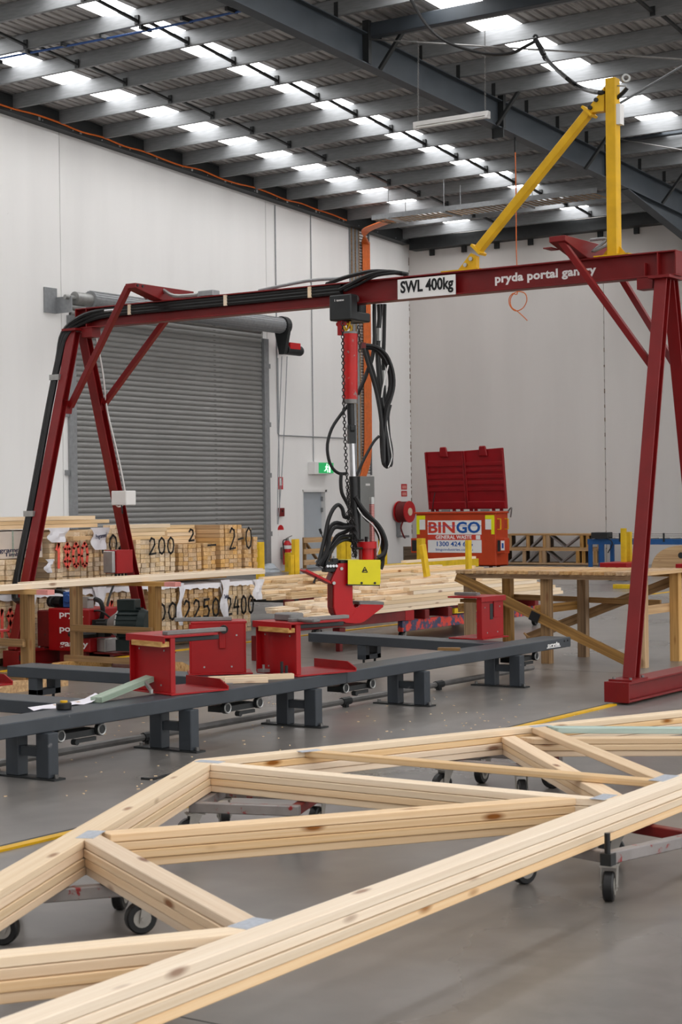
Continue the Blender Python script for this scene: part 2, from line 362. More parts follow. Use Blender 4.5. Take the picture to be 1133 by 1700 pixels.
# dark steel along wall heads
b = B(); b.prism([(XW+.002, -10, PB(-10)-.1), (XW+.002, 42.5, PB(42.5)-.1), (XW+.002, 42.5, PB(42.5)+.27), (XW+.002, -10, PB(-10)+.27)], (.25, 0, 0))
t1 = b.build('trim_1', M_DARK); tag(t1, 'dark steel rafter along the head of the left wall', 'trim', kind='structure')
for k in range(26):
    y = 18+k*.95; B().box(XW+.252, XW+.262, y-.012, y+.012, PB(y)-.06, PB(y)-.035).build('bolt', M_GALVD, t1)
t2 = B().box(XW+.26, 12, 42.45, YW-.002, 8.97, 9.3).build('trim_2', M_DARK); tag(t2, 'dark eaves beam along the head of the far wall', 'trim', kind='structure')
for k in range(30):
    x = -25.8+k*1.06; B().box(x, x+.14, 42.75, 42.83, 8.8, 8.97).build('cleat', M_DARK, t2)
# ---- roof
def roof_sheet(x0, x1):
    """trapezoidal sheeting, ribs running down the slope"""
    v = []; f = []; n = max(1, round((x1-x0)/.2)); p = (x1-x0)/n; prof = []
    for k in range(n):
        a = x0+k*p; prof += [(a, 0), (a+p*.62, 0), (a+p*.7, .035), (a+p*.92, .035)]
    prof.append((x1, 0))
    for x, dz in prof: v += [(x, -10, PB(-10)+.302+dz), (x, 43.0, PB(43)+.302+dz)]
    f = [(2*i, 2*i+1, 2*i+3, 2*i+2) for i in range(len(prof)-1)]
    return B().add(v, f)
SK = [(-24.91,-24.1), (-21.25,-20.45), (-15.75,-14.9), (-9.95,-9.1), (-4.4,-3.55), (1.2,2.05), (6.7,7.55)]
ceil = roof_sheet(-26.8, SK[0][0]).build('ceiling', M_ROOF); tag(ceil, 'corrugated foil lined roof with rows of skylights', 'ceiling', kind='structure')
edges = [(SK[i][1], SK[i+1][0]) for i in range(len(SK)-1)]+[(SK[-1][1], 12)]
for a, c in edges: roof_sheet(a, c).build('roof_sheet', M_ROOF, ceil)
for a, c in SK:
    B().prism([(a, -10, PB(-10)+.31), (a, 43, PB(43)+.31), (a, 43, PB(43)+.325), (a, -10, PB(-10)+.325)], (c-a, 0, 0)).build('skylight', M_SKY, ceil)
pm = None
PY = [26.61+1.41*k for k in range(-26, 12)]
for y in PY:
    z = PB(y)
    if pm is None:
        b = B().box(-26.3, 12, y, y+.005, z, z+.295).box(-26.3, 12, y, y+.08, z, z+.005).box(-26.3, 12, y, y+.08, z+.29, z+.295).box(-26.3, 12, y+.075, y+.08, z, z+.025)
        pm = b.build('purlin', M_GALV, ceil); pm0 = V((y, z, 0))
    else:
        o = pm.copy(); COL.objects.link(o); o.parent = ceil; o.location = (0, y-pm0.x, z-pm0.y)
bm = None
for x in (-23.15, -20.4, -12.33, -6.5):
    for y0, y1 in zip(PY, PY[1:]):
        if y0 < 17: continue
        if bm is None:
            b = B().bar((x, y0+.02, PB(y0)+.16), (x, y1-.01, PB(y1)+.07), .06, .04).box(x-.045, x+.045, y1-.03, y1-.004, PB(y1)+.01, PB(y1)+.17)
            bm = b.build('bridging_bar', M_DARK, ceil); b0 = V((x, y0, 0))
        else:
            o = bm.copy(); COL.objects.link(o); o.parent = ceil; o.location = (x-b0.x, y0-b0.y, PB(y0)-PB(b0.y))
# main rafter with haunch, stiffeners, fly braces, cleats
XR = -17.14
b = B()
def slope_strip(b, x0, x1, h0, h1, y0=-10, y1=42.4):
    b.prism([(x0, y0, PB(y0)+h0), (x0, y1, PB(y1)+h0), (x0, y1, PB(y1)+h1), (x0, y0, PB(y0)+h1)], (x1-x0, 0, 0))
slope_strip(b, XR-.12, XR+.12, -.6, -.578); slope_strip(b, XR-.12, XR+.12, -.05, -.03); slope_strip(b, XR-.008, XR+.008, -.578, -.05)
raf = b.build('rafter', M_RAFT, ceil)
b = B()
hz = lambda y: 8.94-.2*(y-37.3)
b.prism([(XR-.008, 37.3, PB(37.3)-.6), (XR-.008, 42.4, PB(42.4)-.6), (XR-.008, 42.4, hz(42.4))], (.016, 0, 0))
b.prism([(XR-.12, 37.2, PB(37.2)-.602), (XR-.12, 42.4, hz(42.4)), (XR-.12, 42.4, hz(42.4)-.022), (XR-.12, 37.2, PB(37.2)-.624)], (.24, 0, 0))
b.build('haunch', M_RAFT, raf)
B().hbar((XR, 42.45, 0), (XR, 42.45, 8.95), .24, .4, .02, (0,1,0)).build('column', M_RAFT, ceil)
for y in (16.2, 26.2, 31.2, 36.2):
    B().box(XR+.01, XR+.14, y-.05, y+.05, PB(y)-.58, PB(y)+.2).build('stiffener', M_DARK, raf)
B().box(XR-.1, XR+.16, 31.1, 31.13, PB(31)-.8, PB(31)-.6).box(XR-.1, XR-.08, 31.1, 31.3, PB(31)-.8, PB(31)-.6).build('hanger_bracket', M_DARK, raf)
for p in [(-17.03,26.562,9.571),(-17.03,30.913,9.313),(-17.03,34.933,9.041),(-17.03,39.114,8.854)]:
    B().bar(p, (p[0]+.62, p[1]-.02, p[2]+.72), .05, .09, (0,1,0)).build('fly_brace', M_DARK, raf)
for y in PY:
    if y > 20: B().box(XR+.05, XR+.13, y-.012, y-.002, PB(y)-.03, PB(y)+.24).build('purlin_cleat', M_DARK, raf)
for y, z0, z1 in ((26.3, 10.08, 10.33), (36.3, 9.84, 10.05), (16.3, 10.6, 10.85)):
    B().box(XR+.14, 12, y-.09, y+.09, z0, z1).build('roof_strut', M_RAFT, ceil, bev=.01)
B().tube([(XR+.1, 26.25, 10.05), (-11.492,24.2,8.5), (-8.735,23.2,7.712)], .014, 6, 0).build('brace_rod', M_STEELD, ceil)
B().tube([(XR+.1, 36.1, 9.95), (-14.431,34.2,9.024), (-12.397,33.2,8.501)], .014, 6, 0).build('brace_rod', M_STEELD, ceil)
# ---- door_1 : the roller shutter
d1 = B().box(XW+.01, XW+.03, 28.6, 35.66, 0, .1).build('door_1', M_DARK); tag(d1, 'large closed grey steel roller shutter in the left wall', 'door', kind='structure')
sm_ = None
for k in range(52):
    z = .1+k*.122
    if z > 6.2: break
    if sm_ is None:
        pr = [(0,0),(.012,.012),(.03,.03),(.034,.06),(.03,.09),(.012,.108),(0,.12)]
        P = [(XW-.02+a, 28.6, z+c) for a, c in pr]+[(XW-.03, 28.6, z+.12), (XW-.03, 28.6, z)]
        sm_ = B().prism(P, (0, 7.06, 0)).build('slat', M_SLAT, d1, smooth=True); z00 = z
    else:
        o = sm_.copy(); COL.objects.link(o); o.parent = d1; o.location = (0, 0, z-z00)
for y in (28.44, 35.64):
    B().box(XW+.001, XW+.09, y, y+.2, 0, 5.95).build('guide_channel', M_GALVD, d1)
    for z in (.9, 2.4, 3.7, 5.2): B().box(XW+.001, XW+.05, y-.12 if y < 30 else y+.2, y if y < 30 else y+.32, z, z+.12).build('guide_bracket', M_GALVD, d1)
b = B().cyl((XW+.42, 28.75, 6.28), (XW+.42, 35.9, 6.28), .2, 20)
for k in range(20):
    t = 2*math.pi*k/20; b.bar((XW+.42+.202*math.cos(t), 28.75, 6.28+.202*math.sin(t)), (XW+.42+.202*math.cos(t), 35.9, 6.28+.202*math.sin(t)), .02, .012, (math.cos(t),0,math.sin(t)))
b.build('drum', M_GALVD, d1)
B().cyl((XW+.42, 28.25, 6.28), (XW+.42, 28.75, 6.28), .14, 16).cyl((XW+.42, 27.95, 6.28), (XW+.42, 28.25, 6.28), .05, 10).build('drum_axle', M_CAST, d1, smooth=True)
B().box(XW+.001, XW+.05, 27.72, 28.1, 5.95, 6.5).box(XW+.001, XW+.5, 28.06, 28.1, 5.95, 6.3).build('drum_bracket', M_GALVD, d1)
b = B().cyl((XW+.42, 35.92, 6.28), (XW+.42, 36.1, 6.28), .24, 20)
b.prism([(XW+.19, 35.94, 6.2), (XW+.65, 35.94, 6.2), (XW+.5, 35.94, 5.55), (XW+.34, 35.94, 5.55)], (0, .12, 0)); b.build('chain_case', M_DARK, d1)
B().cyl((XW+.42, 36.1, 5.68), (XW+.42, 36.75, 5.68), .13, 16).build('motor', M_DARK, d1, smooth=True)
B().box(XW+.3, XW+.55, 36.15, 36.6, 5.7, 5.86).build('motor_cover', M_FIRE, d1)
B().cyl((XW+.42, 36.75, 5.68), (XW+.42, 36.8, 5.68), .11, 14).build('motor_cap', M_STEEL, d1)
B().tube([(XW+.4, 35.98, 5.5), (XW+.25, 35.98, 3), (XW+.2, 35.98, 1.2)], .012, 5, 4).tube([(XW+.48, 36.1, 5.5), (XW+.3, 36.12, 3), (XW+.2, 36.0, 1.2)], .012, 5, 4).build('hand_chain', M_GALVD, d1)
# ---- door_2 : personnel door
d2 = B().box(XW-.17, XW-.12, 37.4, 38.42, .01, 2.03).build('door_2', M_DOOR); tag(d2, 'grey blue personnel door under the exit sign', 'door', kind='structure')
B().box(XW-.2, XW+.012, 37.37, 37.41, 0, 2.09).box(XW-.2, XW+.012, 38.42, 38.5, 0, 2.09).box(XW-.2, XW+.012, 37.37, 38.5, 2.03, 2.09).build('door_frame', M_WHITE, d2)
for z in (1.55, 1.85): B().box(XW-.11, XW-.06, 38.38, 38.42, z-.06, z+.06).build('hinge', M_GALVD, d2)
B().box(XW-.12, XW-.09, 37.46, 37.5, .95, 1.1).bar((XW-.07, 37.48, 1.03), (XW-.07, 37.62, 1.03), .02, .02).build('door_handle', M_STEEL, d2)

# ================================================================ ON THE WALLS
def wthing(*a, **k): return thing(*a, **k)
e = thing('exit_sign', (XW+.001, 38.0, 2.5), 'green running man exit sign glowing above the grey personnel door', 'sign')
B().box(XW+.002, XW+.24, 37.64, 38.5, 2.5, 2.83).build('housing', M_WHITE, e, bev=.01)
B().box(XW+.24, XW+.25, 37.80, 38.48, 2.53, 2.81).build('green_face', M_GREEN, e)
b = B().cyl((XW+.25, 38.17, 2.765), (XW+.256, 38.17, 2.765), .022, 10)
for p, q, w in (((38.16,2.73),(38.14,2.65),.05),((38.14,2.66),(38.2,2.6),.03),((38.2,2.6),(38.19,2.55),.025),((38.13,2.65),(38.09,2.6),.03),((38.09,2.6),(38.04,2.59),.022),((38.16,2.73),(38.22,2.68),.02),((38.15,2.73),(38.09,2.69),.02)):
    b.bar((XW+.254, p[0], p[1]), (XW+.254, q[0], q[1]), .004, w, V((0,q[0]-p[0],q[1]-p[1])).cross(V((1,0,0))))
b.box(XW+.251, XW+.256, 38.25, 38.33, 2.55, 2.79); b.build('running_man', M_EXITW, e)
tag(B().tube([(XW+.02, 37.88, 9.4), (XW+.02, 37.88, 2.84)], .014, 6, 0).build('conduit_drop', M_GALVD), 'thin grey conduit dropping from the roof to the exit sign', 'conduit')
tag(B().tube([(XW+.02, 36.28, 9.45), (XW+.02, 36.29, 3.55), (XW+.02, 36.36, 3.5), (XW+.02, 39.4, 3.5)], .016, 6, 0).build('conduit_run', M_GALVD), 'grey conduit falling beside the shutter then turning along the wall', 'conduit')
c = thing('control_box', (XW+.001, 36.33, 1.5), 'small dark red control box on the wall above the extinguisher', 'box')
B().box(XW+.002, XW+.1, 36.23, 36.44, 1.4, 1.62).build('case', M_DRED, c, bev=.01); B().cyl((XW+.1, 36.33, 1.54), (XW+.12, 36.33, 1.54), .02, 10).build('button', M_BLACK, c)
B().tube([(XW+.02, 36.33, 5.5), (XW+.02, 36.33, 1.62)], .01, 6, 0).build('cable', M_GALVD, c)
s_ = thing('fire_sign', (XW+.001, 36.4, 2.1), 'tall narrow red extinguisher location sign high beside the shutter', 'sign')
B().box(XW+.002, XW+.01, 36.3, 36.5, 2.1, 2.42).build('plate', M_FIRE, s_); B().box(XW+.01, XW+.013, 36.35, 36.45, 2.2, 2.39).build('white_panel', M_SIGN, s_)
s_ = thing('fire_sign', (XW+.001, 36.38, .95), 'small round topped red and white label just above the extinguisher', 'sign')
b = B(); b.prism([(XW+.002, 36.38+.13*math.cos(t), 1.05+.13*math.sin(t)) for t in [math.pi*k/10 for k in range(11)]], (.008,0,0)); b.build('red_arch', M_FIRE, s_)
B().box(XW+.002, XW+.01, 36.27, 36.49, .9, 1.05).build('plate', M_SIGN, s_)
x = thing('fire_extinguisher', (XW+.2, 36.42, .1), 'red fire extinguisher with white band hanging on the wall by the shutter', 'extinguisher')
B().cyl((XW+.18, 36.42, .15), (XW+.18, 36.42, .68), .115, 18).cyl((XW+.18, 36.42, .68), (XW+.18, 36.42, .77), .115, 18, .05).build('cylinder', M_FIRE, x, smooth=True)
B().cyl((XW+.18, 36.42, .56), (XW+.18, 36.42, .65), .118, 18).build('white_band', M_WHITE, x, smooth=True)
B().box(XW+.29, XW+.3, 36.41, 36.53, .26, .5).build('label', M_SIGN, x)
B().cyl((XW+.18, 36.42, .77), (XW+.18, 36.42, .84), .04, 10).bar((XW+.18, 36.42, .84), (XW+.3, 36.47, .9), .03, .02).build('valve', M_STEELD, x)
B().tube([(XW+.18, 36.38, .8), (XW+.16, 36.26, .75), (XW+.2, 36.28, .4)], .016, 6).build('hose', M_BLACK, x)
B().box(XW+.002, XW+.08, 36.36, 36.48, .3, .6).build('wall_bracket', M_STEELD, x)
# switchboard
sw = thing('switchboard_cabinet', (XW+.1, 40.1, .5), 'tall grey electrical cabinet on the wall under the orange cables', 'cabinet')
B().box(XW+.002, XW+.26, 39.74, 40.42, .5, 2.46).build('enclosure', M_DARK, sw, bev=.01)
B().box(XW+.262, XW+.29, 39.74, 40.43, .5, 2.46).build('door_panel', M_GREY, sw, bev=.008)
B().box(XW+.29, XW+.294, 39.98, 40.2, 2.2, 2.26).build('nameplate', M_SIGN, sw); B().box(XW+.29, XW+.31, 39.8, 39.83, 1.4, 1.55).build('latch', M_STEEL, sw)
ld = thing('cable_ladder', (XW+.05, 40.0, 2.5), 'vertical galvanised cable ladder of grey cables on the left wall', 'cable tray')
b = B().box(XW+.002, XW+.06, 39.72, 39.74, 2.5, 9.3).box(XW+.002, XW+.06, 40.66, 40.68, 2.5, 9.3); b.build('side_rail', M_GALVD, ld)
b = B()
for k in range(84): b.box(XW+.004, XW+.02, 39.74, 40.66, 2.55+k*.08, 2.57+k*.08)
tag(b.build('rungs', M_DARK, ld), kind='stuff')
for k in range(7):
    y = 39.79+k*.06; B().tube([(XW+.045, y, 2.47), (XW+.045, y, 9.3)], .018, 6, 0).build('cable', M_GALVD if k % 3 else M_OLD, ld)
oc = thing('orange_cable_bundle', (XW+.06, 40.5, 2.46), 'bundle of orange power cables running up the wall to the roof tray', 'cables')
for k in range(6):
    y = 40.28+k*.062; B().tube([(XW+.1, 40.02+k*.05, 2.46), (XW+.1, y-.06, 3.0), (XW+.1, y, 4.2), (XW+.1, y, 8.5), (XW+.15, y-.1, 8.95), (-25.6, 39.2-.05*k, 9.0), (-24.6, 38.1-.06*k, 8.9), (-23.5, 37.2-.05*k, 8.84)], .026, 6, 4).build('cable', M_ORANGE, oc)
# long orange conduit at the wall head
rb = random.Random(5)
oc2 = thing('orange_conduit', (XW+.27, 18, PB(18)), 'orange conduit clipped along the dark steel at the head of the left wall', 'conduit')
B().tube([(XW+.28, 14+k*.7, PB(14+k*.7)-.005+rb.uniform(-.03,.03)) for k in range(37)], .02, 6, 3).build('conduit', M_ORANGE, oc2)
for k in range(20):
    y = 14.4+k*1.3; B().box(XW+.252, XW+.262, y-.03, y+.03, PB(y)-.07, PB(y)+.0).build('clip', M_GALVD, oc2)
# hose reel and its signs
h = thing('hose_reel', (XW+.1, 42.3, 1.1), 'red fire hose reel with cream hub on the wall by the corner', 'hose reel')
HY, HZ = 42.05, 1.46
B().cyl((XW+.06, HY, HZ), (XW+.09, HY, HZ), .31, 24).cyl((XW+.40, HY, HZ), (XW+.43, HY, HZ), .31, 24).build('side_disc', M_FIRE, h, smooth=True)
b = B()
for k in range(7): b.torus((XW+.13+k*.04, HY, HZ), (1,0,0), .275, .022, 20, 6)
b.build('hose_coil', M_DRED, h, smooth=True)
B().cyl((XW+.43, HY, HZ), (XW+.45, HY, HZ), .11, 16).build('hub', M_PINEC, h, smooth=True)
B().tube([(XW+.25, HY-.1, HZ-.28), (XW+.25, HY-.2, 1.0), (XW+.25, HY-.05, .75), (XW+.2, HY+.1, .72)], .024, 6).build('hose_tail', M_DRED, h)
B().box(XW+.002, XW+.08, HY-.06, HY+.06, .75, 1.2).bar((XW+.002, HY+.02, .76), (XW+.38, HY+.02, .76), .04, .06).build('bracket', M_GALVD, h)
for z, l in ((2.1, 'upper of two small red signs above the fire hose reel'), (1.9, 'lower of two small red signs above the fire hose reel')):
    s_ = thing('hose_sign', (XW+.001, 42.43, z), l, 'sign'); B().box(XW+.002, XW+.01, 42.28, 42.58, z, z+.16).build('plate', M_FIRE, s_); B().box(XW+.01, XW+.013, 42.32, 42.54, z+.03, z+.12).build('panel', M_PINK, s_)

# ================================================================ OVERHEAD
bt = thing('cable_tray', (-20.5, 37.0, 8.78), 'long galvanised mesh cable tray hung level under the far purlins', 'cable tray')
b = B().box(-23.7, -17.5, 36.5, 36.52, 8.8, 8.92).box(-23.7, -17.5, 37.3, 37.32, 8.8, 8.92); b.build('side_rail', M_GALVD, bt)
b = B()
for k in range(41): b.box(-23.68+k*.15, -23.62+k*.15, 36.52, 37.3, 8.8, 8.815)
tag(b.build('rungs', M_OLD, bt), kind='stuff')
for x in (-23.2, -21.6, -19.6): B().tube([(x, 36.51, 8.9), (x, 36.51, PB(36.5)+.02)], .008, 5, 0).tube([(x, 37.31, 8.9), (x, 37.31, PB(37.3)+.02)], .008, 5, 0).box(x-.03, x+.03, 36.45, 37.4, 8.77, 8.8).build('hanger', M_GALVD, bt)
lt = thing('fluorescent_light', (-15.8, 27.0, 8.5), 'white batten fluorescent light hung on two chains near the rafter', 'light')
B().box(-16.58, -15.02, 26.95, 27.05, 8.54, 8.62).build('batten', M_WHITE, lt, bev=.006)
B().cyl((-16.52, 26.97, 8.515), (-15.08, 26.97, 8.515), .015, 10).cyl((-16.52, 27.03, 8.515), (-15.08, 27.03, 8.515), .015, 10).build('tube', M_SIGN, lt, smooth=True)
for x in (-16.57, -15.08): B().box(x, x+.05, 26.94, 27.06, 8.495, 8.54).build('end_cap', M_WHITE, lt)
for x, xt in ((-16.5, -16.47), (-15.1, -15.09)):
    b = B(); z = 8.62; k = 0
    while z < PB(27)-.02:
        b.torus((x+(xt-x)*(z-8.6)/1.5, 27, z+.02), (1,0,0) if k % 2 else (0,1,0), .016, .0045, 6, 4, 1.0); z += .027; k += 1
    tag(b.build('chain', M_STEELD, lt), kind='stuff')
bp = thing('blue_air_pipe', (-20, 23.95, 10.3), 'blue compressed air pipe clipped under the nearest purlins top left', 'pipe')
B().tube([(-26.2, 23.82, 10.27), (-23.9, 23.86, 10.27), (-21, 23.97, 10.25), (-17.3, 24.06, 10.26)], .022, 8, 4).build('pipe', M_BLUEP, bp, smooth=True)
for x in (-25.0, -24.1, -23.15, -22.25, -21.3, -20.35, -19.4, -18.4): B().box(x-.03, x+.03, 23.8, 24.1, 10.24, 10.31).build('clip', M_DARK, bp)
oc3 = thing('extension_lead', (-15.057,28,5.345), 'orange cord hanging from the roof and ending in a loose coil', 'cord')
pts = [(-17.141,31.9,8.951),(-17.138,31.9,8.102),(-17.141,31.9,6.855),(-17.123,31.9,6.055),(-17.237,31.9,6.026),(-17.323,31.9,5.933),(-17.311,31.9,5.782),(-17.185,31.9,5.66),(-17.015,31.9,5.697),(-16.915,31.9,5.839),(-16.941,31.9,5.99),(-17.081,31.9,6.051),(-17.208,31.9,6.024),(-17.295,31.9,5.905),(-17.269,31.9,5.741),(-17.129,31.9,5.643),(-16.989,31.9,5.521),(-16.906,31.9,5.44)]
B().tube(pts, .011, 5, 4).build('cord', M_ORANGE, oc3)
B().box(pts[0][0]-.015, pts[0][0]+.015, pts[0][1]-.015, pts[0][1]+.015, pts[0][2]-.01, PB(pts[0][1])-.6).build('roof_hook', M_DARK, oc3)
fc = thing('festoon_cable', (-6.837,14.2,5.336), 'black festoon power cable drooping from the roof to the yellow gantry mast', 'cable')
B().tube([(-10.644,17,7.798),(-10.461,17,7.454),(-10.28,17,7.162),(-10.051,17,6.933),(-9.739,17,6.775),(-9.431,17,6.673),(-9.166,17,6.645),(-8.978,17,6.695),(-8.866,17,6.73)], .018, 6, 4).build('cable', M_BLACK, fc)
a = [(-8.851,17,6.727),(-8.793,17,6.639),(-8.736,17,6.512)] + [(-7.637,15.2,5.821),(-7.464,15.2,5.679)] + [(-6.816,14.22,5.348),(-6.71,14.22,5.333)]
B().tube(a, .022, 6, 4).build('drop_cable', M_BLACK, fc)
b = B()
for p in [(-8.858,17,6.729),(-8.829,17,6.678),(-8.8,17,6.627),(-8.779,17,6.584),(-8.75,17,6.527)]: b.obox(p, (.02,0,.01), (0,.025,0), (-.012,0,.022))
b.build('cable_clamps', M_BLACK, fc)
B().tube([(-8.895,17,6.774),(-8.872,17,6.797),(-8.843,17,6.772),(-8.866,17,6.73)], .012, 6, 3).build('hook', M_DARK, fc)
tag(B().tube([(-6.62,14.2,5.193), (-6.952,16.5,6.062), (-6.917,17.5,6.526)], .013, 6, 0).build('stay_wire', M_DARK), 'thin dark stay wire rising right from the yellow mast', 'wire')

# ================================================================ THE GANTRY
YG = 14.2; ZB0, ZB1 = 3.635, 3.855; XL_, XR_ = -13.06, -6.03
g = thing('portal_gantry', (-9.6, YG, 0), 'red portal gantry crane with two A frames and a yellow mast', 'gantry')
b = B().box(XL_, XR_, YG-.075, YG+.075, ZB1-.014, ZB1).box(XL_, XR_, YG-.075, YG+.075, ZB0, ZB0+.014).box(XL_, XR_, YG-.005, YG+.005, ZB0+.01, ZB1-.01)
b.build('beam', M_RED, g, bev=.003)
for x in (XL_+.005, XR_-.005, XR_-.17, XL_+.16):
    B().box(x-.006, x+.006, YG-.073, YG+.073, ZB0+.014, ZB1-.014).build('end_plate', M_RED, g)
B().box(XR_-.3, XR_-.29, YG-.07, YG+.0, ZB0+.014, ZB0+.13).build('stiffener', M_RED, g)
for xf, s in ((-13.07, 1), (-6.15, -1)):
    sl = .285 if s > 0 else .235
    for d in (-1, 1):
        top = (xf, YG+d*.075, ZB0-.02); bot = (xf, YG+d*(.075+3.42*sl if s > 0 else .075+3.42*.22), .19)
        B().hbar(bot, top, .115, .095, .012, (0, 1, 0)).build('leg', M_RED, g, bev=.003)
    B().box(xf-.1, xf+.1, YG-.17, YG+.17, ZB0-.025, ZB0).build('head_plate', M_RED, g)
    B().box(xf+s*.1, xf+s*.25, YG-.07, YG+.07, ZB0-.1, ZB0-.002).build('stop_block', M_RED, g)
    y0, y1 = (13.1, 15.42)
    b = B().box(xf-.11, xf+.11, y0, y1, .168, .185).box(xf-.11, xf+.11, y0, y1, .02, .038).box(xf-.05, xf-.035, y0, y1, .03, .17).box(xf+.035, xf+.05, y0, y1, .03, .17)
    b.build('base_beam', M_RED, g, bev=.003)
    for y in (y0-.005, y1+.005): B().box(xf-.112, xf+.112, y-.008, y+.008, .018, .187).build('end_plate', M_RED, g, bev=.003)
    for y in (13.32, 15.1): B().box(xf-.105, xf+.105, y-.16, y+.16, .186, .2).build('foot_plate', M_RED, g)
    for y in (13.2, 13.44, 14.98, 15.22):
        for dx in (-.075, .075): B().cyl((xf+dx, y, .2), (xf+dx, y, .216), .014, 6).build('bolt', M_STEELD, g)
    for y in (13.3, 15.1): B().cyl((xf-.032, y, .05), (xf+.032, y, .05), .05, 16).build('wheel', M_STEELD, g)
    B().cyl((xf+.05, y0+.05, .11), (xf+.07, y0+.05, .11), .03, 12).build('axle_boss', M_DARK, g)
# knee braces and the arms they hang from
LA, LB = (-11.955,13.78,3.886), (-12.244,14.62,3.889)
for (p, q) in (((LA[0], 13.75, 3.97), (-13,13.971,2.776)), ((LA[0]+.0, 14.66, 3.97), (-13.02, 14.54, 2.83))):
    B().bar(p, q, .06, .06, (0,1,0)).build('knee_brace', M_RED, g, bev=.003)
    B().bar((q[0]-.06, q[1], q[2]-.07), (q[0]-.03, q[1], q[2]+.07), .07, .09, (0,1,0)).build('brace_cleat', M_RED, g)
xa = LA[0]
B().prism([(xa-.02, 13.72, 3.95), (xa-.02, 13.72, 4.0), (xa-.02, 14.2, 4.0), (xa-.02, 14.68, 4.0), (xa-.02, 14.68, 3.95), (xa-.02, 14.27, 3.86), (xa-.02, 14.13, 3.86)], (.14, 0, 0)).build('outrigger', M_RED, g, bev=.004)
for y in (13.75, 13.83): B().cyl((xa+.12, y, 3.975), (xa+.13, y, 3.975), .014, 8).build('bolt', M_DARK, g)
RA = (-6.957,13.75,3.892); xb = RA[0]
for (p, q) in (((xb, 13.75, 3.99), (-6.2,14.02,2.823)), ((xb, 14.66, 3.99), (-6.17, 14.47, 2.837))):
    B().bar(p, q, .055, .055, (0,1,0)).build('knee_brace', M_RED, g, bev=.003)
    B().bar((q[0]+.03, q[1], q[2]-.07), (q[0]+.05, q[1], q[2]+.07), .07, .09, (0,1,0)).build('brace_cleat', M_RED, g)
B().prism([(xb-.08, 13.7, 3.96), (xb-.08, 13.7, 4.01), (xb-.08, 14.7, 4.01), (xb-.08, 14.7, 3.96), (xb-.08, 14.27, 3.86), (xb-.08, 14.13, 3.86)], (.16, 0, 0)).build('outrigger', M_RED, g, bev=.004)
B().box(xb-.16, xb-.08, 13.74, 13.9, 3.915, 3.925).build('outrigger_fin', M_RED, g)
# mast and its strut
mx = -6.645
b = B().box(mx-.05, mx+.05, YG-.05, YG+.05, ZB1+.012, 5.44); b.build('mast', M_YEL, g, bev=.006)
B().box(mx-.17, mx+.17, YG-.075, YG+.075, ZB1+.001, ZB1+.013).prism([(mx-.12, YG-.004, ZB1+.013), (mx-.05, YG-.004, ZB1+.013), (mx-.05, YG-.004, ZB1+.09)], (0,.008,0)).prism([(mx+.12, YG-.004, ZB1+.013), (mx+.05, YG-.004, ZB1+.013), (mx+.05, YG-.004, ZB1+.09)], (0,.008,0)).build('mast_foot', M_YEL, g)
ga = [(-6.705,14.16,5.369),(-6.713,14.16,5.155),(-6.819,14.16,5.159),(-6.891,14.16,5.147),(-6.872,14.16,5.193)]
B().prism(ga, (0, .08, 0)).build('gusset', M_YEL, g)
for p in [(-6.78,14.155,5.26),(-6.84,14.155,5.199)]: B().cyl(p, (p[0], p[1]-.02, p[2]), .02, 8).build('bolt', M_DARK, g)
pt, pb_ = V((-6.874,14.2,5.174)), V((-8.031,14.2,4.043))
B().bar(pb_, pt, .075, .085, (0,1,0)).build('strut', M_YEL, g, bev=.005)
for c in (pb_, pt): B().obox(c, (pt-pb_).normalized()*.012, V((0,.065,0)), V((0,1,0)).cross((pt-pb_).normalized())*.065).build('strut_end', M_YEL, g)
B().prism([(-8.243,14.17,3.866),(-8.042,14.17,3.86),(-8.04,14.17,3.984),(-8.098,14.17,4.017)], (0,.06,0)).build('gusset', M_YEL, g)
for p in [(-8.089,14.165,3.96),(-8.149,14.165,3.908)]: B().cyl(p, (p[0], p[1]-.02, p[2]), .02, 8).build('bolt', M_STEEL, g)
B().box(-8.4, -8.0, YG-.075, YG+.075, ZB1+.001, ZB1+.012).build('strut_foot', M_YEL, g)
B().torus((-6.513,14.2,5.423), (.5,-.85,0), .03, .012, 14, 6).bar((-6.618,14.2,5.374), (-6.513,14.2,5.354), .012, .012).build('cable_eye', M_CAST, g)
B().tube([(-6.502,14.2,5.336), (-6.549,14.2,5.295), (-6.625,14.2,5.247)], .018, 6).build('cable_stub', M_BLACK, g)
B().box(mx+.051, mx+.09, YG-.04, YG+.04, 5.02, 5.2).build('mast_socket', M_WHITE, g)
B().tube([(mx-.05, YG-.05, ZB1+.1), (mx-.2, YG-.03, ZB1+.06), (xb+.25, YG-.02, ZB1+.16), (xb+.08, YG, ZB1+.17)], .014, 6).build('flex_conduit', M_GALVD, g)
# sign and lettering on the beam
sgn = B().box((-8.877,14.12,3.736)[0], (-8.236,14.12,3.685)[0], YG-.085, YG-.078, ZB0+.002, ZB1-.03).build('load_sign', M_SIGN, g)
x0 = (-8.843,14.11,3.733)[0]; x1 = (-8.257,14.11,3.686)[0]
text('load_lettering', 'SWL 400kg', (x0, YG-.087, ZB0+.062), (1,0,0), (0,0,1), .108, M_INK, g, x1-x0, .03)
x0 = (-7.855,14.19,3.774)[0]; x1 = (-6.822,14.19,3.741)[0]
text('beam_lettering', 'pryda portal gantry', (x0, YG-.0065, ZB0+.086), (1,0,0), (0,0,1), .075, M_LET, g, x1-x0, .035, 1.05)
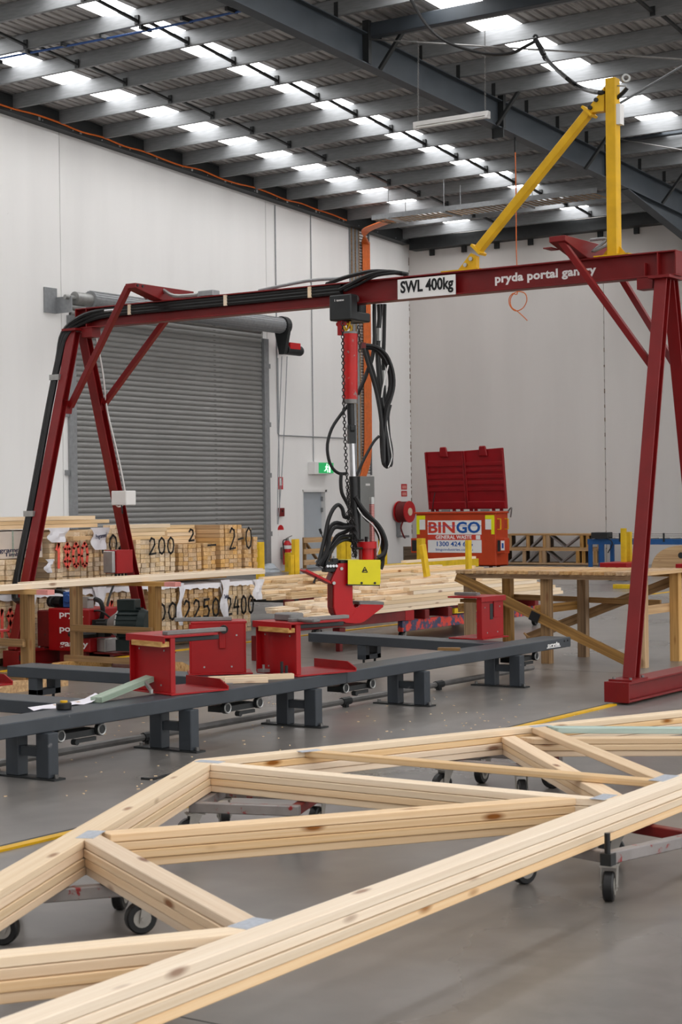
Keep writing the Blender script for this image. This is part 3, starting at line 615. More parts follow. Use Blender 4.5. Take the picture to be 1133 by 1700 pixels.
# hoses clipped along the beam and down the left leg
for k, dz in enumerate((.0, .045, .09)):
    pts = [(-9.55, YG-.045, 3.76+dz*.7), (-10.5, YG-.045, 3.755+dz*.7), (-11.6, YG-.045, 3.755+dz*.7), (-12.55, YG-.05, 3.752+dz*.7), (-12.95, YG-.07-.01*k, 3.69+dz*.8), (-13.12-.03*k, YG-.14, 3.56+dz*.4), (-13.17-.02*k, YG-.2, 3.3), (-13.17-.02*k, YG-.21-.5*.285, 2.8), (-13.17-.02*k, YG-.2-1.6*.285, 1.7), (-13.17-.02*k, YG-.2-2.5*.285, .8), (-12.95-.03*k, 13.2, .72)]
    B().tube(pts, .026, 7, 4).build('hydraulic_hose', M_BLACK, g, smooth=True)
for x in (-12.28, -10.98, -9.92): B().box(x-.02, x+.02, YG-.076, YG-.012, 3.735, 3.845).build('hose_clip', M_PINEC, g)
for z in (3.1, 1.62): 
    y = YG-.2-(3.3-z)*.285; B().box(-13.24, -13.1, y-.045, y-.005, z-.03, z+.03).build('hose_clamp', M_CAST, g)
for x in (-12.62,): B().cyl((x, YG-.075, 3.80), (x+.14, YG-.075, 3.80), .018, 8).build('hose_fitting', M_STEEL, g)
B().tube([(-9.75, YG-.02, ZB1+.005), (-9.5, YG-.05, ZB1+.05), (-9.2, YG-.06, ZB1+.08), (-8.95, YG-.04, ZB1+.055)], .02, 6).tube([(-9.55, YG-.085, 3.78), (-9.4, YG-.09, 3.83), (-9.2, YG-.09, ZB1+.04), (-9.0, YG-.05, ZB1+.06), (-8.8, YG-.02, ZB1+.02)], .022, 6).tube([(-9.48, YG-.1, 3.765), (-9.3, YG-.1, 3.82), (-9.1, YG-.09, ZB1+.03), (-8.85, YG-.05, ZB1+.04)], .014, 6).build('hose_bundle', M_BLACK, g)
B().tube([(-10.6, YG, ZB1+.01), (-10.0, YG, ZB1+.06), (-9.6, YG, ZB1+.05)], .016, 6).build('grey_conduit', M_GALVD, g)
B().box(-11.35, -11.15, YG-.06, YG+.06, ZB1+.002, ZB1+.06).build('junction_box', M_GALVD, g, bev=.006)
B().tube([(-12.1, YG-.02, ZB1+.05), (-11.9, YG-.02, ZB1+.13), (-11.7, YG-.02, ZB1+.04), (-11.4, YG, ZB1+.03)], .022, 6).build('grey_conduit', M_CAST, g)
# boxes on the far left leg
yl = lambda z: YG+.075+(ZB0-z)*.285
c = (-13,14.666,1.78)
bx = B().box(-12.96, -12.74, c[1]-.1, c[1]+.07, c[2]-.08, c[2]+.08).build('isolator_box', M_WHITE, g, bev=.008)
B().tube([(-12.98,14.379,3.557),(-12.98,14.48,3.163),(-12.98,14.542,2.765),(-12.98,14.675,2.366),(-12.98,14.78,2.03),(-12.98,14.827,1.813),(-12.98,14.784,1.705),(-12.98,14.702,1.685),(-12.98,14.663,1.719)], .009, 6).build('white_cable', M_WHITE, g)
B().tube([(-12.85, c[1]-.05, c[2]-.08), (-12.85, c[1]-.04, c[2]-.16), (-12.9, c[1]+.02, c[2]-.17)], .01, 5).build('black_cable', M_BLACK, g)
c = (-12.9,14.64,1.074)
cb = B().box(-12.98, -12.8, c[1]-.17, c[1]+.1, c[2]-.13, c[2]+.13).build('control_box', M_JIG, g, bev=.006)
B().box(-12.96, -12.82, c[1]-.22, c[1]-.172, c[2]-.12, c[2]+.12).build('control_box_end', M_CAST, g, bev=.006)
b = B()
for k in range(4): b.cyl((-12.88, c[1]-.1+k*.055, c[2]-.13), (-12.88, c[1]-.1+k*.055, c[2]-.2), .016, 7)
b.build('cable_gland', M_BLACK, g)
B().tube([(-12.88, c[1]-.1, c[2]-.2), (-12.8,14.341,0.702), (-12.75,14.254,0.589), (-12.7,14.284,0.496), (-12.62,14.282,0.472)], .014, 6).build('motor_cable', M_BLACK, g)
# hydraulic power unit on the left base beam
pu = thing('hydraulic_power_unit', (-12.7, 13.7, .15), 'red hydraulic power unit with electric motor beside the left gantry foot', 'power unit', None)
y0 = 13.52
tx0, tx1 = (-12.923,13.52,0.356)[0], (-12.349,13.52,0.374)[0]
TZ0, TZ1 = .165, .615
B().box(tx0-.02, tx1, y0, y0+.5, TZ0, TZ1).build('oil_tank', M_JIG, pu, bev=.01)
B().box(tx0-.2, tx0-.022, y0+.02, y0+.48, .195, TZ1-.03).build('side_tank', M_DRED, pu, bev=.01)
for k, w in enumerate(('pryda', 'portal', 'gantry')):
    text('tank_lettering', w, (tx0+.15, y0-.0015, .53-k*.155), (1,0,0), (0,0,1), .062, M_LET, pu, (.34, .36, .40)[k], .02)
pp = (-12.988,13.62,0.631)
B().cyl((pp[0]-.06, 13.67, TZ1+.06), (pp[0]+.12, 13.67, TZ1+.06), .06, 12).cyl((pp[0]+.03, 13.67, TZ1), (pp[0]+.03, 13.67, TZ1+.1), .03, 10).torus((pp[0]+.03, 13.62, TZ1+.06), (1,0,0), .045, .012).build('valve', M_BLACK, pu)
B().tube([(pp[0]-.15, 13.72, TZ1+.16), (pp[0]+.1, 13.67, TZ1+.17), (pp[0]+.25, 13.67, TZ1+.1), (pp[0]+.36, 13.67, TZ1+.06)], .024, 7).tube([(pp[0]+.08, 13.72, TZ1+.06), (pp[0]+.2, 13.72, TZ1+.08), (pp[0]+.28, 13.72, TZ1+.18), (pp[0]+.22, 13.72, TZ1+.27), (pp[0]+.1, 13.77, TZ1+.27)], .03, 7).build('hose', M_BLACK, pu, smooth=True)
fp = (-12.743,13.62,0.675)
B().box(fp[0]-.08, fp[0]+.08, 13.62, 13.77, TZ1+.002, TZ1+.17).cyl((fp[0], 13.62, TZ1+.1), (fp[0], 13.60, TZ1+.1), .05, 12).build('filter_housing', M_BLUEP, pu, bev=.015)
gp = (-12.528,13.62,0.679)
B().box(gp[0]-.05, gp[0]+.04, 13.64, 13.74, TZ1+.002, TZ1+.12).cyl((gp[0]+.03, 13.67, TZ1+.1), (gp[0]+.12, 13.67, TZ1+.1), .015, 8).build('manifold', M_CAST, pu)
B().tube([(gp[0]+.12, 13.67, TZ1+.1), (gp[0]+.2, 13.67, TZ1+.07), (gp[0]+.23, 13.67, TZ1-.04), (gp[0]+.17, 13.67, TZ1-.2)], .026, 7).tube([(gp[0]+.1, 13.62, TZ1-.03), (gp[0]+.3, 13.57, TZ1-.02), (gp[0]+.44, 13.62, TZ1-.13)], .011, 6).build('hose', M_BLACK, pu, smooth=True)
B().box(tx1+.002, tx1+.12, y0+.1, y0+.3, TZ0+.0, TZ0+.14).build('grey_block', M_CAST, pu, bev=.006)
B().box(tx1+.002, -11.6, 13.57, 14.02, .15, .165).build('base_plate', M_DRED, pu)
B().box(tx0+.1, tx1-.1, 13.57, 13.62, .0, .165).box(tx0+.1, tx1-.1, 13.94, 13.99, .0, .165).box(-11.75, -11.65, 13.57, 14.02, 0, .15).build('support_rail', M_DRED, pu)
mc = V((-11.998,13.67,0.457))
d = V((.95, .31, 0)).normalized()
B().cyl(mc-d*.04, mc+d*.2, .165, 20).build('motor_body', M_MOTOR, pu, smooth=True)
b = B()
for k in range(18):
    t = 2*math.pi*k/18; n = V((0,0,1))*math.sin(t)+V((-d.y, d.x, 0))*math.cos(t); b.obox(mc+d*.08+n*.17, d*.12, n*.012, d.cross(n)*.004)
b.build('cooling_fins', M_MOTOR, pu)
B().cyl(mc+d*.2, mc+d*.27, .17, 20, .14).build('fan_cover', M_MOTOR, pu, smooth=True)
B().cyl(mc-d*.17, mc-d*.04, .07, 20, .16).cyl(mc-d*.045, mc-d*.03, .175, 20).build('bell_housing', M_CAST, pu, smooth=True)
B().obox(mc+d*.05+V((0,0,.21)), d*.1, V((-d.y,d.x,0))*.08, (0,0,.055)).build('terminal_box', M_MOTOR, pu, bev=.006)
B().cyl(mc-d*.3, mc-d*.17, .06, 12).obox(mc-d*.26+V((0,0,-.04)), d*.07, V((0,.05,0)), (0,0,.09)).build('gear_pump', M_BLACK, pu)
B().tube([mc-d*.27+V((0,-.05,-.1)), mc-d*.33+V((-.1,-.08,-.11)), mc-d*.4+V((-.2,-.05,-.1)), (tx1+.03, 13.9, .36)], .034, 7).build('suction_hose', M_BLACK, pu, smooth=True)
B().obox(mc+d*.06+V((0,0,-.21)), d*.12, V((-d.y,d.x,0))*.1, (0,0,max(.02, (mc.z-.2-.14)/2))).build('motor_foot', M_MOTOR, pu)

# ---- the press head hanging from the trolley
HP = V((.59, .81, 0)).normalized(); HN = V((.81, -.59, 0)).normalized(); UP = V((0,0,1))
h = thing('hydraulic_press', (-9.4, 14.15, .53), 'red C shaped hydraulic press with yellow guard hanging from the gantry trolley', 'press')
tr = B().box(-9.6, -9.34, YG-.2, YG-.08, 3.47, 3.72).box(-9.58, -9.42, YG+.08, YG+.2, 3.47, 3.72).box(-9.56, -9.36, YG-.18, YG+.18, 3.47, 3.56); tr.build('trolley', M_DARK, h, bev=.012)
text('trolley_mark', '1 tonne', (-9.53, YG-.2035, 3.655), (1,0,0), (0,0,1), .022, M_LET, h, .11, .01)
for x in (-9.55, -9.4):
    for dy in (-1, 1): B().cyl((x, YG+dy*.03, 3.685), (x, YG+dy*.075, 3.685), .045, 14).build('trolley_wheel', M_STEELD, h, smooth=True)
B().cyl((-9.47, YG-.05, 3.5), (-9.47, YG-.05, 3.4), .02, 8).box(-9.53, -9.48, YG-.16, YG-.11, 3.33, 3.47).cyl((-9.55, YG-.135, 3.44), (-9.45, YG-.135, 3.44), .02, 8).build('hanger', M_JIG, h)
B().torus((-9.45, 14.1, 3.40), HN, .04, .01, 12, 5).tube([(-9.5,14.1,3.46),(-9.46,14.1,3.38),(-9.42,14.1,3.46)], .009, 5).build('lifting_hook', M_YEL, h)
c1, c2 = V((-9.41,14.087,3.335)), V((-9.415,14.08,2.678))
cl = lambda z: c1+(c2-c1)*((c1.z-z)/(c1.z-c2.z))
B().cyl(cl(3.35), cl(2.70), .072, 20).build('lift_cylinder', M_PRESSW, h, smooth=True)
B().cyl(cl(2.70), cl(2.66), .076, 20).cyl(cl(3.36), cl(3.34), .076, 20).build('cylinder_gland', M_STEELD, h, smooth=True)
c3 = V((-9.392,14.111,1.309))
ax = lambda z: c2+(c3-c2)*((c2.z-z)/(c2.z-c3.z))
B().cyl(ax(2.66), ax(2.42), .035, 12).build('lift_rod', M_BLACK, h, smooth=True)
B().cyl(ax(2.42)-HP*.02, ax(2.42)+HP*.02, .05, 12).obox(ax(2.36), HP*.035, HN*.03, (0,0,.09)).build('clevis', M_DARK, h)
B().torus(ax(2.43)-HN*.0, HN, .042, .01, 14, 5).build('shackle', M_STEEL, h)
B().cyl(ax(2.27), ax(1.93), .03, 12).build('inner_rod', M_STEEL, h, smooth=True)
B().cyl(ax(1.95), ax(1.3), .042, 12).build('rod_sleeve', M_BLACK, h, smooth=True)
def chain(name, pts, r, w):
    b = B(); P = [V(p) for p in pts]; k = 0; seg = [(P[i], P[i+1]) for i in range(len(P)-1)]
    for a, c in seg:
        d = (c-a).normalized(); n = max(1, int((c-a).length/(r*2.1)))
        for i in range(n):
            p = a+(c-a)*((i+.5)/n); s1 = d.orthogonal().normalized(); s2 = d.cross(s1); b.torus(p, s1 if k % 2 else s2, r, w, 8, 5, 1.25, d); k += 1
    return b.build(name, M_CHAIN, h)
chain('lift_chain', [(-9.397,13.934,3.44),(-9.396,13.935,3.061),(-9.396,13.936,2.671),(-9.391,13.943,2.362),(-9.383,13.954,1.954),(-9.371,13.97,1.604),(-9.352,13.996,1.224)], .0145, .0052)
chain('lift_chain', [(-9.34,14.132,3.422),(-9.337,14.136,3.305),(-9.334,14.139,3.158)], .0145, .0052)
chain('lift_chain', [(-9.37,13.937,1.604),(-9.357,13.956,1.429),(-9.332,13.989,1.282),(-9.337,13.983,1.166)], .0145, .0052)
chain('lift_chain', [(-9.352,13.928,1.895),(-9.35,13.93,1.662),(-9.334,13.953,1.429),(-9.313,13.981,1.254),(-9.31,13.985,1.16)], .0145, .0052)
chain('lift_chain', [(-9.328,13.927,1.633),(-9.3,13.966,1.458),(-9.294,13.974,1.312),(-9.302,13.963,1.167)], .0145, .0052)
# C frame
T_ = .10
cf = [(-9.518,13.938,1.108),(-9.441,14.043,1.111),(-9.436,14.051,0.887),(-9.437,14.05,0.737),(-9.435,14.052,0.705),(-9.426,14.064,0.681),(-9.411,14.084,0.674),(-9.397,14.105,0.685),(-9.389,14.115,0.706),(-9.25,14.306,0.695),(-9.25,14.306,0.672),(-9.368,14.144,0.537),(-9.394,14.108,0.524),(-9.424,14.068,0.522),(-9.475,13.997,0.531),(-9.511,13.947,0.557),(-9.54,13.907,0.623),(-9.549,13.896,0.682),(-9.547,13.898,0.904),(-9.563,13.876,0.934)]
B().prism([V(p)+HN*T_ for p in cf], HN*-.035).prism([V(p)-HN*T_ for p in cf], HN*.035).build('frame_plate', M_PRESS, h)
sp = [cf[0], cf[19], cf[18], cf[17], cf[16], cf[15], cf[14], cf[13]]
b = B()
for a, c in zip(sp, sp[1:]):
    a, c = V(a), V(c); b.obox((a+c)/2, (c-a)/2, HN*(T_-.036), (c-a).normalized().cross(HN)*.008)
b.build('spine_plate', M_DRED, h)  # darker red than the frame plates stands in for shade on the spine
q = V(cf[8]); q2 = V(cf[9])
B().obox((q+q2)/2+UP*.012, (q2-q)/2+HP*.01, HN*.1, UP*.016).build('lower_platen', M_STEELD, h, bev=.004)
b = B()
for p in [(-9.422,13.899,1.057),(-9.469,13.835,0.92)]: b.cyl(V(p), V(p)+HN*.012, .016, 10)
b.build('pin', M_CAST, h)
B().obox(V((-9.463,14.013,1.123)), HP*.07, HN*.09, UP*.014).build('top_pad', M_DARK, h)
# guard
ga = [V(p) for p in [(-9.346,13.902,1.142),(-9.15,14.172,1.135),(-9.152,14.169,0.91),(-9.154,14.166,0.892),(-9.348,13.9,0.907)]]
B().prism(ga, HN*-.004).prism([p-HN*.004 for p in (ga[0], ga[1])]+[ga[1]-HN*.3, ga[0]-HN*.3], UP*-.004).prism([ga[1], ga[2], ga[2]-HN*.3, ga[1]-HN*.3], HP*.004).build('guard', M_GUARD, h)
b = B().prism([ga[4]+UP*.001, ga[3]+UP*.001, ga[3]-HN*.3, ga[4]-HN*.3], UP*-.012); b.build('guard_base', M_DARK, h)
b = B(); tri = [V(p) for p in [(-9.244,14.041,1.069),(-9.261,14.018,1.02),(-9.228,14.063,1.018)]]
for a, c in zip(tri, tri[1:]+tri[:1]): b.obox((a+c)/2, (c-a)/2, (c-a).normalized().cross(HN)*.004, HN*.0015)
for a, c in zip(*[(lambda L: (L[:-1], L[1:]))([V(p) for p in [(-9.253,14.028,1.028),(-9.244,14.041,1.042),(-9.235,14.053,1.033)]])][0]): b.obox((a+c)/2, (c-a)/2, (c-a).normalized().cross(HN)*.006, HN*.0015)
b.build('warning_symbol', M_INK, h)
for p in [(-9.266,14.013,0.915),(-9.185,14.124,0.911)]: B().cyl(V(p), V(p)+HN*.01, .012, 8).build('guard_bolt', M_DARK, h)
# press cylinder
pc = V((-9.314,14.184,1.277))
B().cyl((pc.x, pc.y, 1.12), (pc.x, pc.y, 1.26), .072, 20).cyl((pc.x, pc.y, .95), (pc.x, pc.y, 1.13), .07, 16).build('press_cylinder', M_PRESS, h, smooth=True)
B().cyl((pc.x, pc.y, 1.245), (pc.x, pc.y, 1.312), .1, 20).build('cylinder_cap', M_PRESS, h, smooth=True)
for s in (-1, 1): B().cyl((pc.x+HP.x*.075*s+HN.x*.03, pc.y+HP.y*.075*s+HN.y*.03, 1.12), (pc.x+HP.x*.075*s+HN.x*.03, pc.y+HP.y*.075*s+HN.y*.03, 1.26), .018, 8).build('tie_rod', M_DRED, h)
B().cyl(pc+HP*.06+UP*.02, pc+HP*.06+UP*.46-HP*.0, .026, 10).build('threaded_rod', threads_mat(), h)
B().cyl(pc+HP*.06+UP*.40, pc+HP*.06+UP*.47, .027, 10).build('rod_tip', M_CAST, h)
B().box(pc.x-.012, pc.x+.012, pc.y-.012, pc.y+.012, 1.31, 1.36).build('bleed_plug', M_DARK, h)
for s in (-.08, .02): B().cyl(pc+HP*s+UP*.03, pc+HP*s+UP*.06, .016, 6).build('cap_nut', M_STEELD, h)
B().cyl(pc+UP*-.1, (pc.x, pc.y, .915), .04, 14).build('press_ram', M_STEEL, h)
# valve block, levers, shelf
vb = V((-9.543,13.87,1.075))
B().obox(vb, HP*.06, HN*.06, UP*.05).obox(vb+HP*.05+UP*.03, HP*.03, HN*.04, UP*.05).build('valve_block', M_DARK, h, bev=.006)
FT = [(HP*(-.05+k*.03)+HN*.06, HP*(-.05+k*.03)+HN*.1+UP*.01, .014) for k in range(4)]
FT += [(HP*-.06+UP*.02, HP*-.14+UP*.06, .016), (HP*-.05+UP*-.02, HP*-.12+UP*.03, .016), (HP*.04+UP*.06, HP*.05+UP*.1, .012)]
for p, q, r0 in FT: B().cyl(vb+p, vb+q, r0, 8).build('hose_fitting', M_STEEL, h)
sa, sb = V((-9.715,13.668,1.051)), V((-9.556,13.885,0.916))
B().obox((sa+sb)/2, (sb-sa)/2, HN*.09, (sb-sa).normalized().cross(HN)*.012).build('handle_plate', M_PRESS, h, bev=.004)
B().obox((sa+sb)/2-HP*.03+UP*.025, (sb-sa)/2*.75, HN*.08, (sb-sa).normalized().cross(HN)*.006).build('handle_cover', M_STEELD, h)
B().tube([(-9.61,13.76,0.996),(-9.625,13.74,0.951),(-9.633,13.73,0.922)], .01, 6, 0).build('lever', M_BLACK, h)
B().tube([(-9.547,13.847,1.198),(-9.529,13.871,1.127)], .007, 6, 0).cyl(V((-9.58,13.767,1.445)), V((-9.57,13.782,1.398)), .012, 8).tube([(-9.57,13.782,1.398),(-9.556,13.801,1.327)], .005, 5, 0).build('control_lever', M_DARK, h)
# hoses
def hose(r, pts, mat=M_BLACK): B().tube(pts, r, 7, 3).build('hydraulic_hose', mat, h, smooth=True)
hose(0.016, [(-9.395,14.311,2.918),(-9.425,14.269,2.817),(-9.456,14.228,2.745)]+[(-9.446,14.105,2.657),(-9.502,14.028,2.544),(-9.554,13.956,2.415),(-9.581,13.919,2.262),(-9.575,13.928,2.122),(-9.55,13.962,2.028),(-9.51,14.017,1.98),(-9.466,14.078,1.98)])
hose(0.018, [(-9.475,13.997,1.979),(-9.479,13.991,1.897),(-9.473,14,1.792),(-9.448,14.034,1.709),(-9.43,14.059,1.65)])
hose(0.02, [(-9.371,13.97,1.557),(-9.4,13.93,1.558),(-9.411,13.915,1.634),(-9.436,13.881,1.675),(-9.469,13.835,1.629),(-9.499,13.794,1.519),(-9.518,13.768,1.375),(-9.549,13.726,1.173),(-9.567,13.7,1.086)])
hose(0.022, [(-9.377,14.03,1.498),(-9.414,13.979,1.475),(-9.468,13.904,1.5),(-9.505,13.854,1.466),(-9.524,13.827,1.344),(-9.532,13.816,1.246),(-9.551,13.791,1.171),(-9.57,13.765,1.084)])
hose(0.022, [(-9.412,14.049,1.439),(-9.449,13.999,1.405),(-9.493,13.938,1.371),(-9.523,13.897,1.284),(-9.549,13.861,1.198),(-9.568,13.835,1.128),(-9.576,13.824,1.053)])
hose(0.02, [(-9.326,13.963,1.464),(-9.385,13.883,1.454),(-9.436,13.813,1.455),(-9.465,13.773,1.375),(-9.473,13.762,1.288),(-9.495,13.731,1.19),(-9.532,13.681,1.099)])
hose(0.018, [(-9.367,14.043,1.31),(-9.389,14.013,1.328),(-9.426,13.963,1.335),(-9.47,13.902,1.302),(-9.5,13.861,1.244),(-9.522,13.831,1.175),(-9.541,13.805,1.106)])
hose(0.018, [(-9.351,13.998,1.37),(-9.38,13.958,1.371),(-9.424,13.897,1.36),(-9.468,13.837,1.28),(-9.498,13.796,1.223),(-9.534,13.746,1.131)])
hose(0.022, [(-9.385,14.12,1.691),(-9.364,14.15,1.631),(-9.32,14.21,1.53),(-9.276,14.271,1.482),(-9.239,14.321,1.398),(-9.214,14.356,1.303),(-9.211,14.36,1.214),(-9.234,14.328,1.138),(-9.263,14.287,1.127)])
hose(0.024, [(-9.369,14.075,1.749),(-9.332,14.125,1.649),(-9.281,14.195,1.554),(-9.23,14.265,1.47),(-9.197,14.31,1.375),(-9.183,14.33,1.274),(-9.199,14.308,1.186),(-9.233,14.262,1.152)])
hose(0.018, [(-9.396,14.157,1.661),(-9.352,14.217,1.566),(-9.301,14.287,1.47),(-9.264,14.337,1.362),(-9.243,14.367,1.214),(-9.244,14.365,1.095),(-9.256,14.349,1.037)])
hose(.006, [(-9.349,14.085,1.643),(-9.32,14.125,1.567),(-9.269,14.195,1.495),(-9.232,14.246,1.423),(-9.211,14.275,1.334),(-9.226,14.254,1.217),(-9.249,14.222,1.153)], M_WHITE)
B().torus(ax(1.33)+HN*.05, UP, .055, .012, 12, 5).torus(ax(1.25)+HN*.05, UP, .05, .012, 12, 5).build('hose_strap', M_BLACK, h)
# coiled spare hoses hanging beside the cylinder
sh = thing('spare_hose_bundle', (-9.248,14.479,2.491), 'looped bundle of black hydraulic hoses hanging beside the red lift cylinder', 'hoses')
B().tube([(-9.384,14.292,3.242),(-9.31,14.394,3.227),(-9.246,14.481,3.146),(-9.21,14.531,2.998),(-9.203,14.54,2.849),(-9.223,14.512,2.718),(-9.247,14.48,2.61),(-9.267,14.452,2.372),(-9.269,14.449,2.104)], 0.02, 7, 3).build('hose', M_BLACK, sh, smooth=True)
B().tube([(-9.392,14.314,3.221),(-9.333,14.396,3.211),(-9.281,14.468,3.135),(-9.24,14.523,2.999),(-9.234,14.532,2.85),(-9.25,14.51,2.731),(-9.27,14.482,2.551),(-9.264,14.49,2.313),(-9.251,14.508,2.063)], 0.024, 7, 3).build('hose', M_BLACK, sh, smooth=True)
B().tube([(-9.376,14.268,3.211),(-9.355,14.298,3.081),(-9.326,14.337,2.934),(-9.298,14.376,2.756),(-9.277,14.405,2.549),(-9.264,14.423,2.311),(-9.262,14.426,2.086)], 0.018, 7, 3).build('hose', M_BLACK, sh, smooth=True)
B().tube([(-9.4,14.337,3.235),(-9.375,14.372,3.099),(-9.339,14.421,2.909),(-9.311,14.461,2.701),(-9.297,14.479,2.493),(-9.28,14.502,2.254),(-9.285,14.495,2.075)], 0.018, 7, 3).build('hose', M_BLACK, sh, smooth=True)
B().tube([(-9.353,14.437,3.656),(-9.354,14.435,3.447),(-9.355,14.433,3.28),(-9.372,14.411,3.113),(-9.395,14.379,3.017),(-9.418,14.347,2.921),(-9.464,14.284,2.76)], 0.02, 7, 3).build('hose', M_BLACK, sh, smooth=True)
B().tube([(-9.35,14.509,3.662),(-9.347,14.513,3.513),(-9.36,14.495,3.333),(-9.361,14.493,3.094),(-9.345,14.516,2.795),(-9.324,14.544,2.556),(-9.299,14.578,2.286),(-9.282,14.602,2.107),(-9.29,14.591,2.053)], 0.02, 7, 3).build('hose', M_BLACK, sh, smooth=True)
B().tube([(-9.342,14.553,3.665),(-9.351,14.541,3.527),(-9.359,14.529,3.395),(-9.365,14.522,3.185),(-9.348,14.545,2.856),(-9.34,14.556,2.497),(-9.327,14.574,2.197),(-9.32,14.583,2.047)], 0.018, 7, 3).build('hose', M_BLACK, sh, smooth=True)
B().tube([(-9.335,14.597,3.669),(-9.341,14.588,3.338),(-9.347,14.581,3.098),(-9.342,14.587,2.738),(-9.329,14.605,2.438),(-9.304,14.639,2.228),(-9.309,14.633,2.09),(-9.336,14.596,2.054)], 0.02, 7, 3).build('hose', M_BLACK, sh, smooth=True)
B().tube([(-9.327,14.505,2.555),(-9.329,14.504,2.375),(-9.326,14.507,2.196),(-9.316,14.521,2.076),(-9.293,14.552,2.064),(-9.281,14.569,2.136),(-9.291,14.555,2.375),(-9.305,14.537,2.555)], 0.022, 7, 3).build('hose', M_BLACK, sh, smooth=True)
B().tube([(-9.256,14.552,2.661),(-9.272,14.53,2.541),(-9.266,14.538,2.344),(-9.253,14.557,2.165),(-9.265,14.541,2.063),(-9.287,14.509,2.052),(-9.302,14.49,2.135),(-9.304,14.486,2.314)], 0.02, 7, 3).build('hose', M_BLACK, sh, smooth=True)
B().tube([(-9.298,14.411,2.348),(-9.328,14.369,2.3),(-9.358,14.327,2.223),(-9.404,14.264,2.087),(-9.442,14.212,1.957)], 0.014, 7, 3).build('hose', M_BLACK, sh, smooth=True)
B().tube([(-9.236,14.495,3.051),(-9.252,14.474,2.955),(-9.271,14.446,2.818),(-9.28,14.435,2.729)], .008, 6, 3).tube([(-9.251,14.475,2.55),(-9.244,14.484,2.42),(-9.227,14.508,2.241),(-9.22,14.517,2.134),(-9.243,14.485,2.038)], .006, 6, 3).build('white_cable', M_WHITE, sh)
B().obox(V((-9.392,14.281,3.236)), HP*.02, HN*.03, UP*.03).build('hose_manifold', M_DRED, sh)
B().cyl(V((-9.351,14.507,3.423)), V((-9.352,14.505,3.297)), .03, 8).build('hose_coupling', M_CAST, sh)
B().cyl(V((-9.347,14.58,3.008)), V((-9.349,14.578,2.858)), .028, 8).build('hose_coupling', M_CAST, sh)
LAY = ['lowest', 'second', 'third', 'fourth', 'fifth', 'sixth', 'top']
ORD = ['', 'first', 'second', 'third']+['%dth' % k for k in range(4, 40)]

# ================================================================ PRESS BENCH, RAILS, PIPES
ZT = .383
gr = B().box(-6.19, -6.13, -12, 13.05, 0, .012).build('floor_guide_rail', M_YEL); B().box(-6.222, -6.191, -12, 13.05, 0, .01).build('steel_edge', M_DARK, gr); tag(gr, 'yellow painted steel guide rail on the floor running under the right gantry foot', 'rail')
gr = B().box(-12.94, -12.88, 2, 30, 0, .012).build('floor_guide_rail', M_YEL); tag(gr, 'far yellow guide rail on the floor beside the timber packs', 'rail')
b = B().tube([(-8.04, 2, .05), (-8.04, 15.2, .05)], .025, 8, 0)
ap = b.build('floor_air_pipe', M_STEELD, smooth=True); tag(ap, 'grey air pipe running low along the floor behind the long bench', 'pipe')
for y in (6.2, 7.7, 9.4, 11.9, 13.4): B().cyl((-8.04, y-.06, .05), (-8.04, y+.06, .05), .034, 8).box(-8.06, -8.02, y-.02, y+.02, 0, .03).build('pipe_coupling', M_DARK, ap)
bn = thing('press_bench', (-7.66, 9.5, 0), 'long low charcoal steel press bench running away across the floor', 'bench')
for a, c in ((3.2, 7.2), (7.204, 11.15), (11.154, 15.0)):
    B().box(-7.81, -7.52, a, c, ZT-.093, ZT).build('rail', M_BENCH, bn, bev=.006)
for y in (4.75, 6.3, 7.84, 9.22, 10.7, 12.27, 13.92):
    f = B().box(-7.98, -7.42, y-.05, y+.05, 0, .012).build('foot_plate', M_DARK, bn)
    for x in (-7.84, -7.58): B().box(x, x+.11, y-.045, y+.045, .012, ZT-.093).build('leg', M_BENCH, bn, bev=.005)
    B().box(-7.73, -7.58, y-.03, y+.03, .14, .2).build('leg_tie', M_BENCH, bn)
    for x in (-7.95, -7.45): B().cyl((x, y, .012), (x, y, .035), .014, 6).build('anchor_bolt', M_STEELD, bn)
for y in (8.2, 9.9, 11.4, 14.2):
    b = B().box(-7.74, -7.6, y-.2, y+.2, .21, .25).bar((-7.6, y-.05, .19), (-7.6, y+.16, .19), .02, .025).cyl((-7.6, y-.05, .19), (-7.56, y-.05, .19), .02, 8)
    c = b.build('roller_carriage', M_DARK, bn)
    for dy in (-.19, .19):
        B().cyl((-7.6, y+dy, .245), (-7.57, y+dy, .245), .042, 14).build('roller', M_DARK, c, smooth=True)
        B().torus((-7.568, y+dy, .245), (1,0,0), .034, .006, 14, 5).build('roller_rim', M_CAST, c)
text('end_logo', 'pryda', (-7.518, 14.52, ZT-.062), (0,1,0), (0,0,1), .034, M_LET, bn, .24, .03)
B().box(-7.5198, -7.5185, 14.5, 14.78, ZT-.076, ZT-.068).build('logo_bar', M_LET, bn)
for y in (14.86, 14.93): B().cyl((-7.52, y, ZT-.03), (-7.512, y, ZT-.03), .009, 8).build('bolt', M_DARK, bn)
CR = [((-10.3, 10.42), (-7.82, 10.42), 'charcoal cross rail meeting the long bench behind the middle red stands', -10.02),
      ((-10.12, 14.5), (-7.85, 14.08), 'charcoal cross rail at the far end of the bench below the gantry press', -9.42),
      ((-10.5, 8.6), (-7.82, 8.6), 'charcoal cross rail at the left edge of the photo beside the paper', -9.9)]
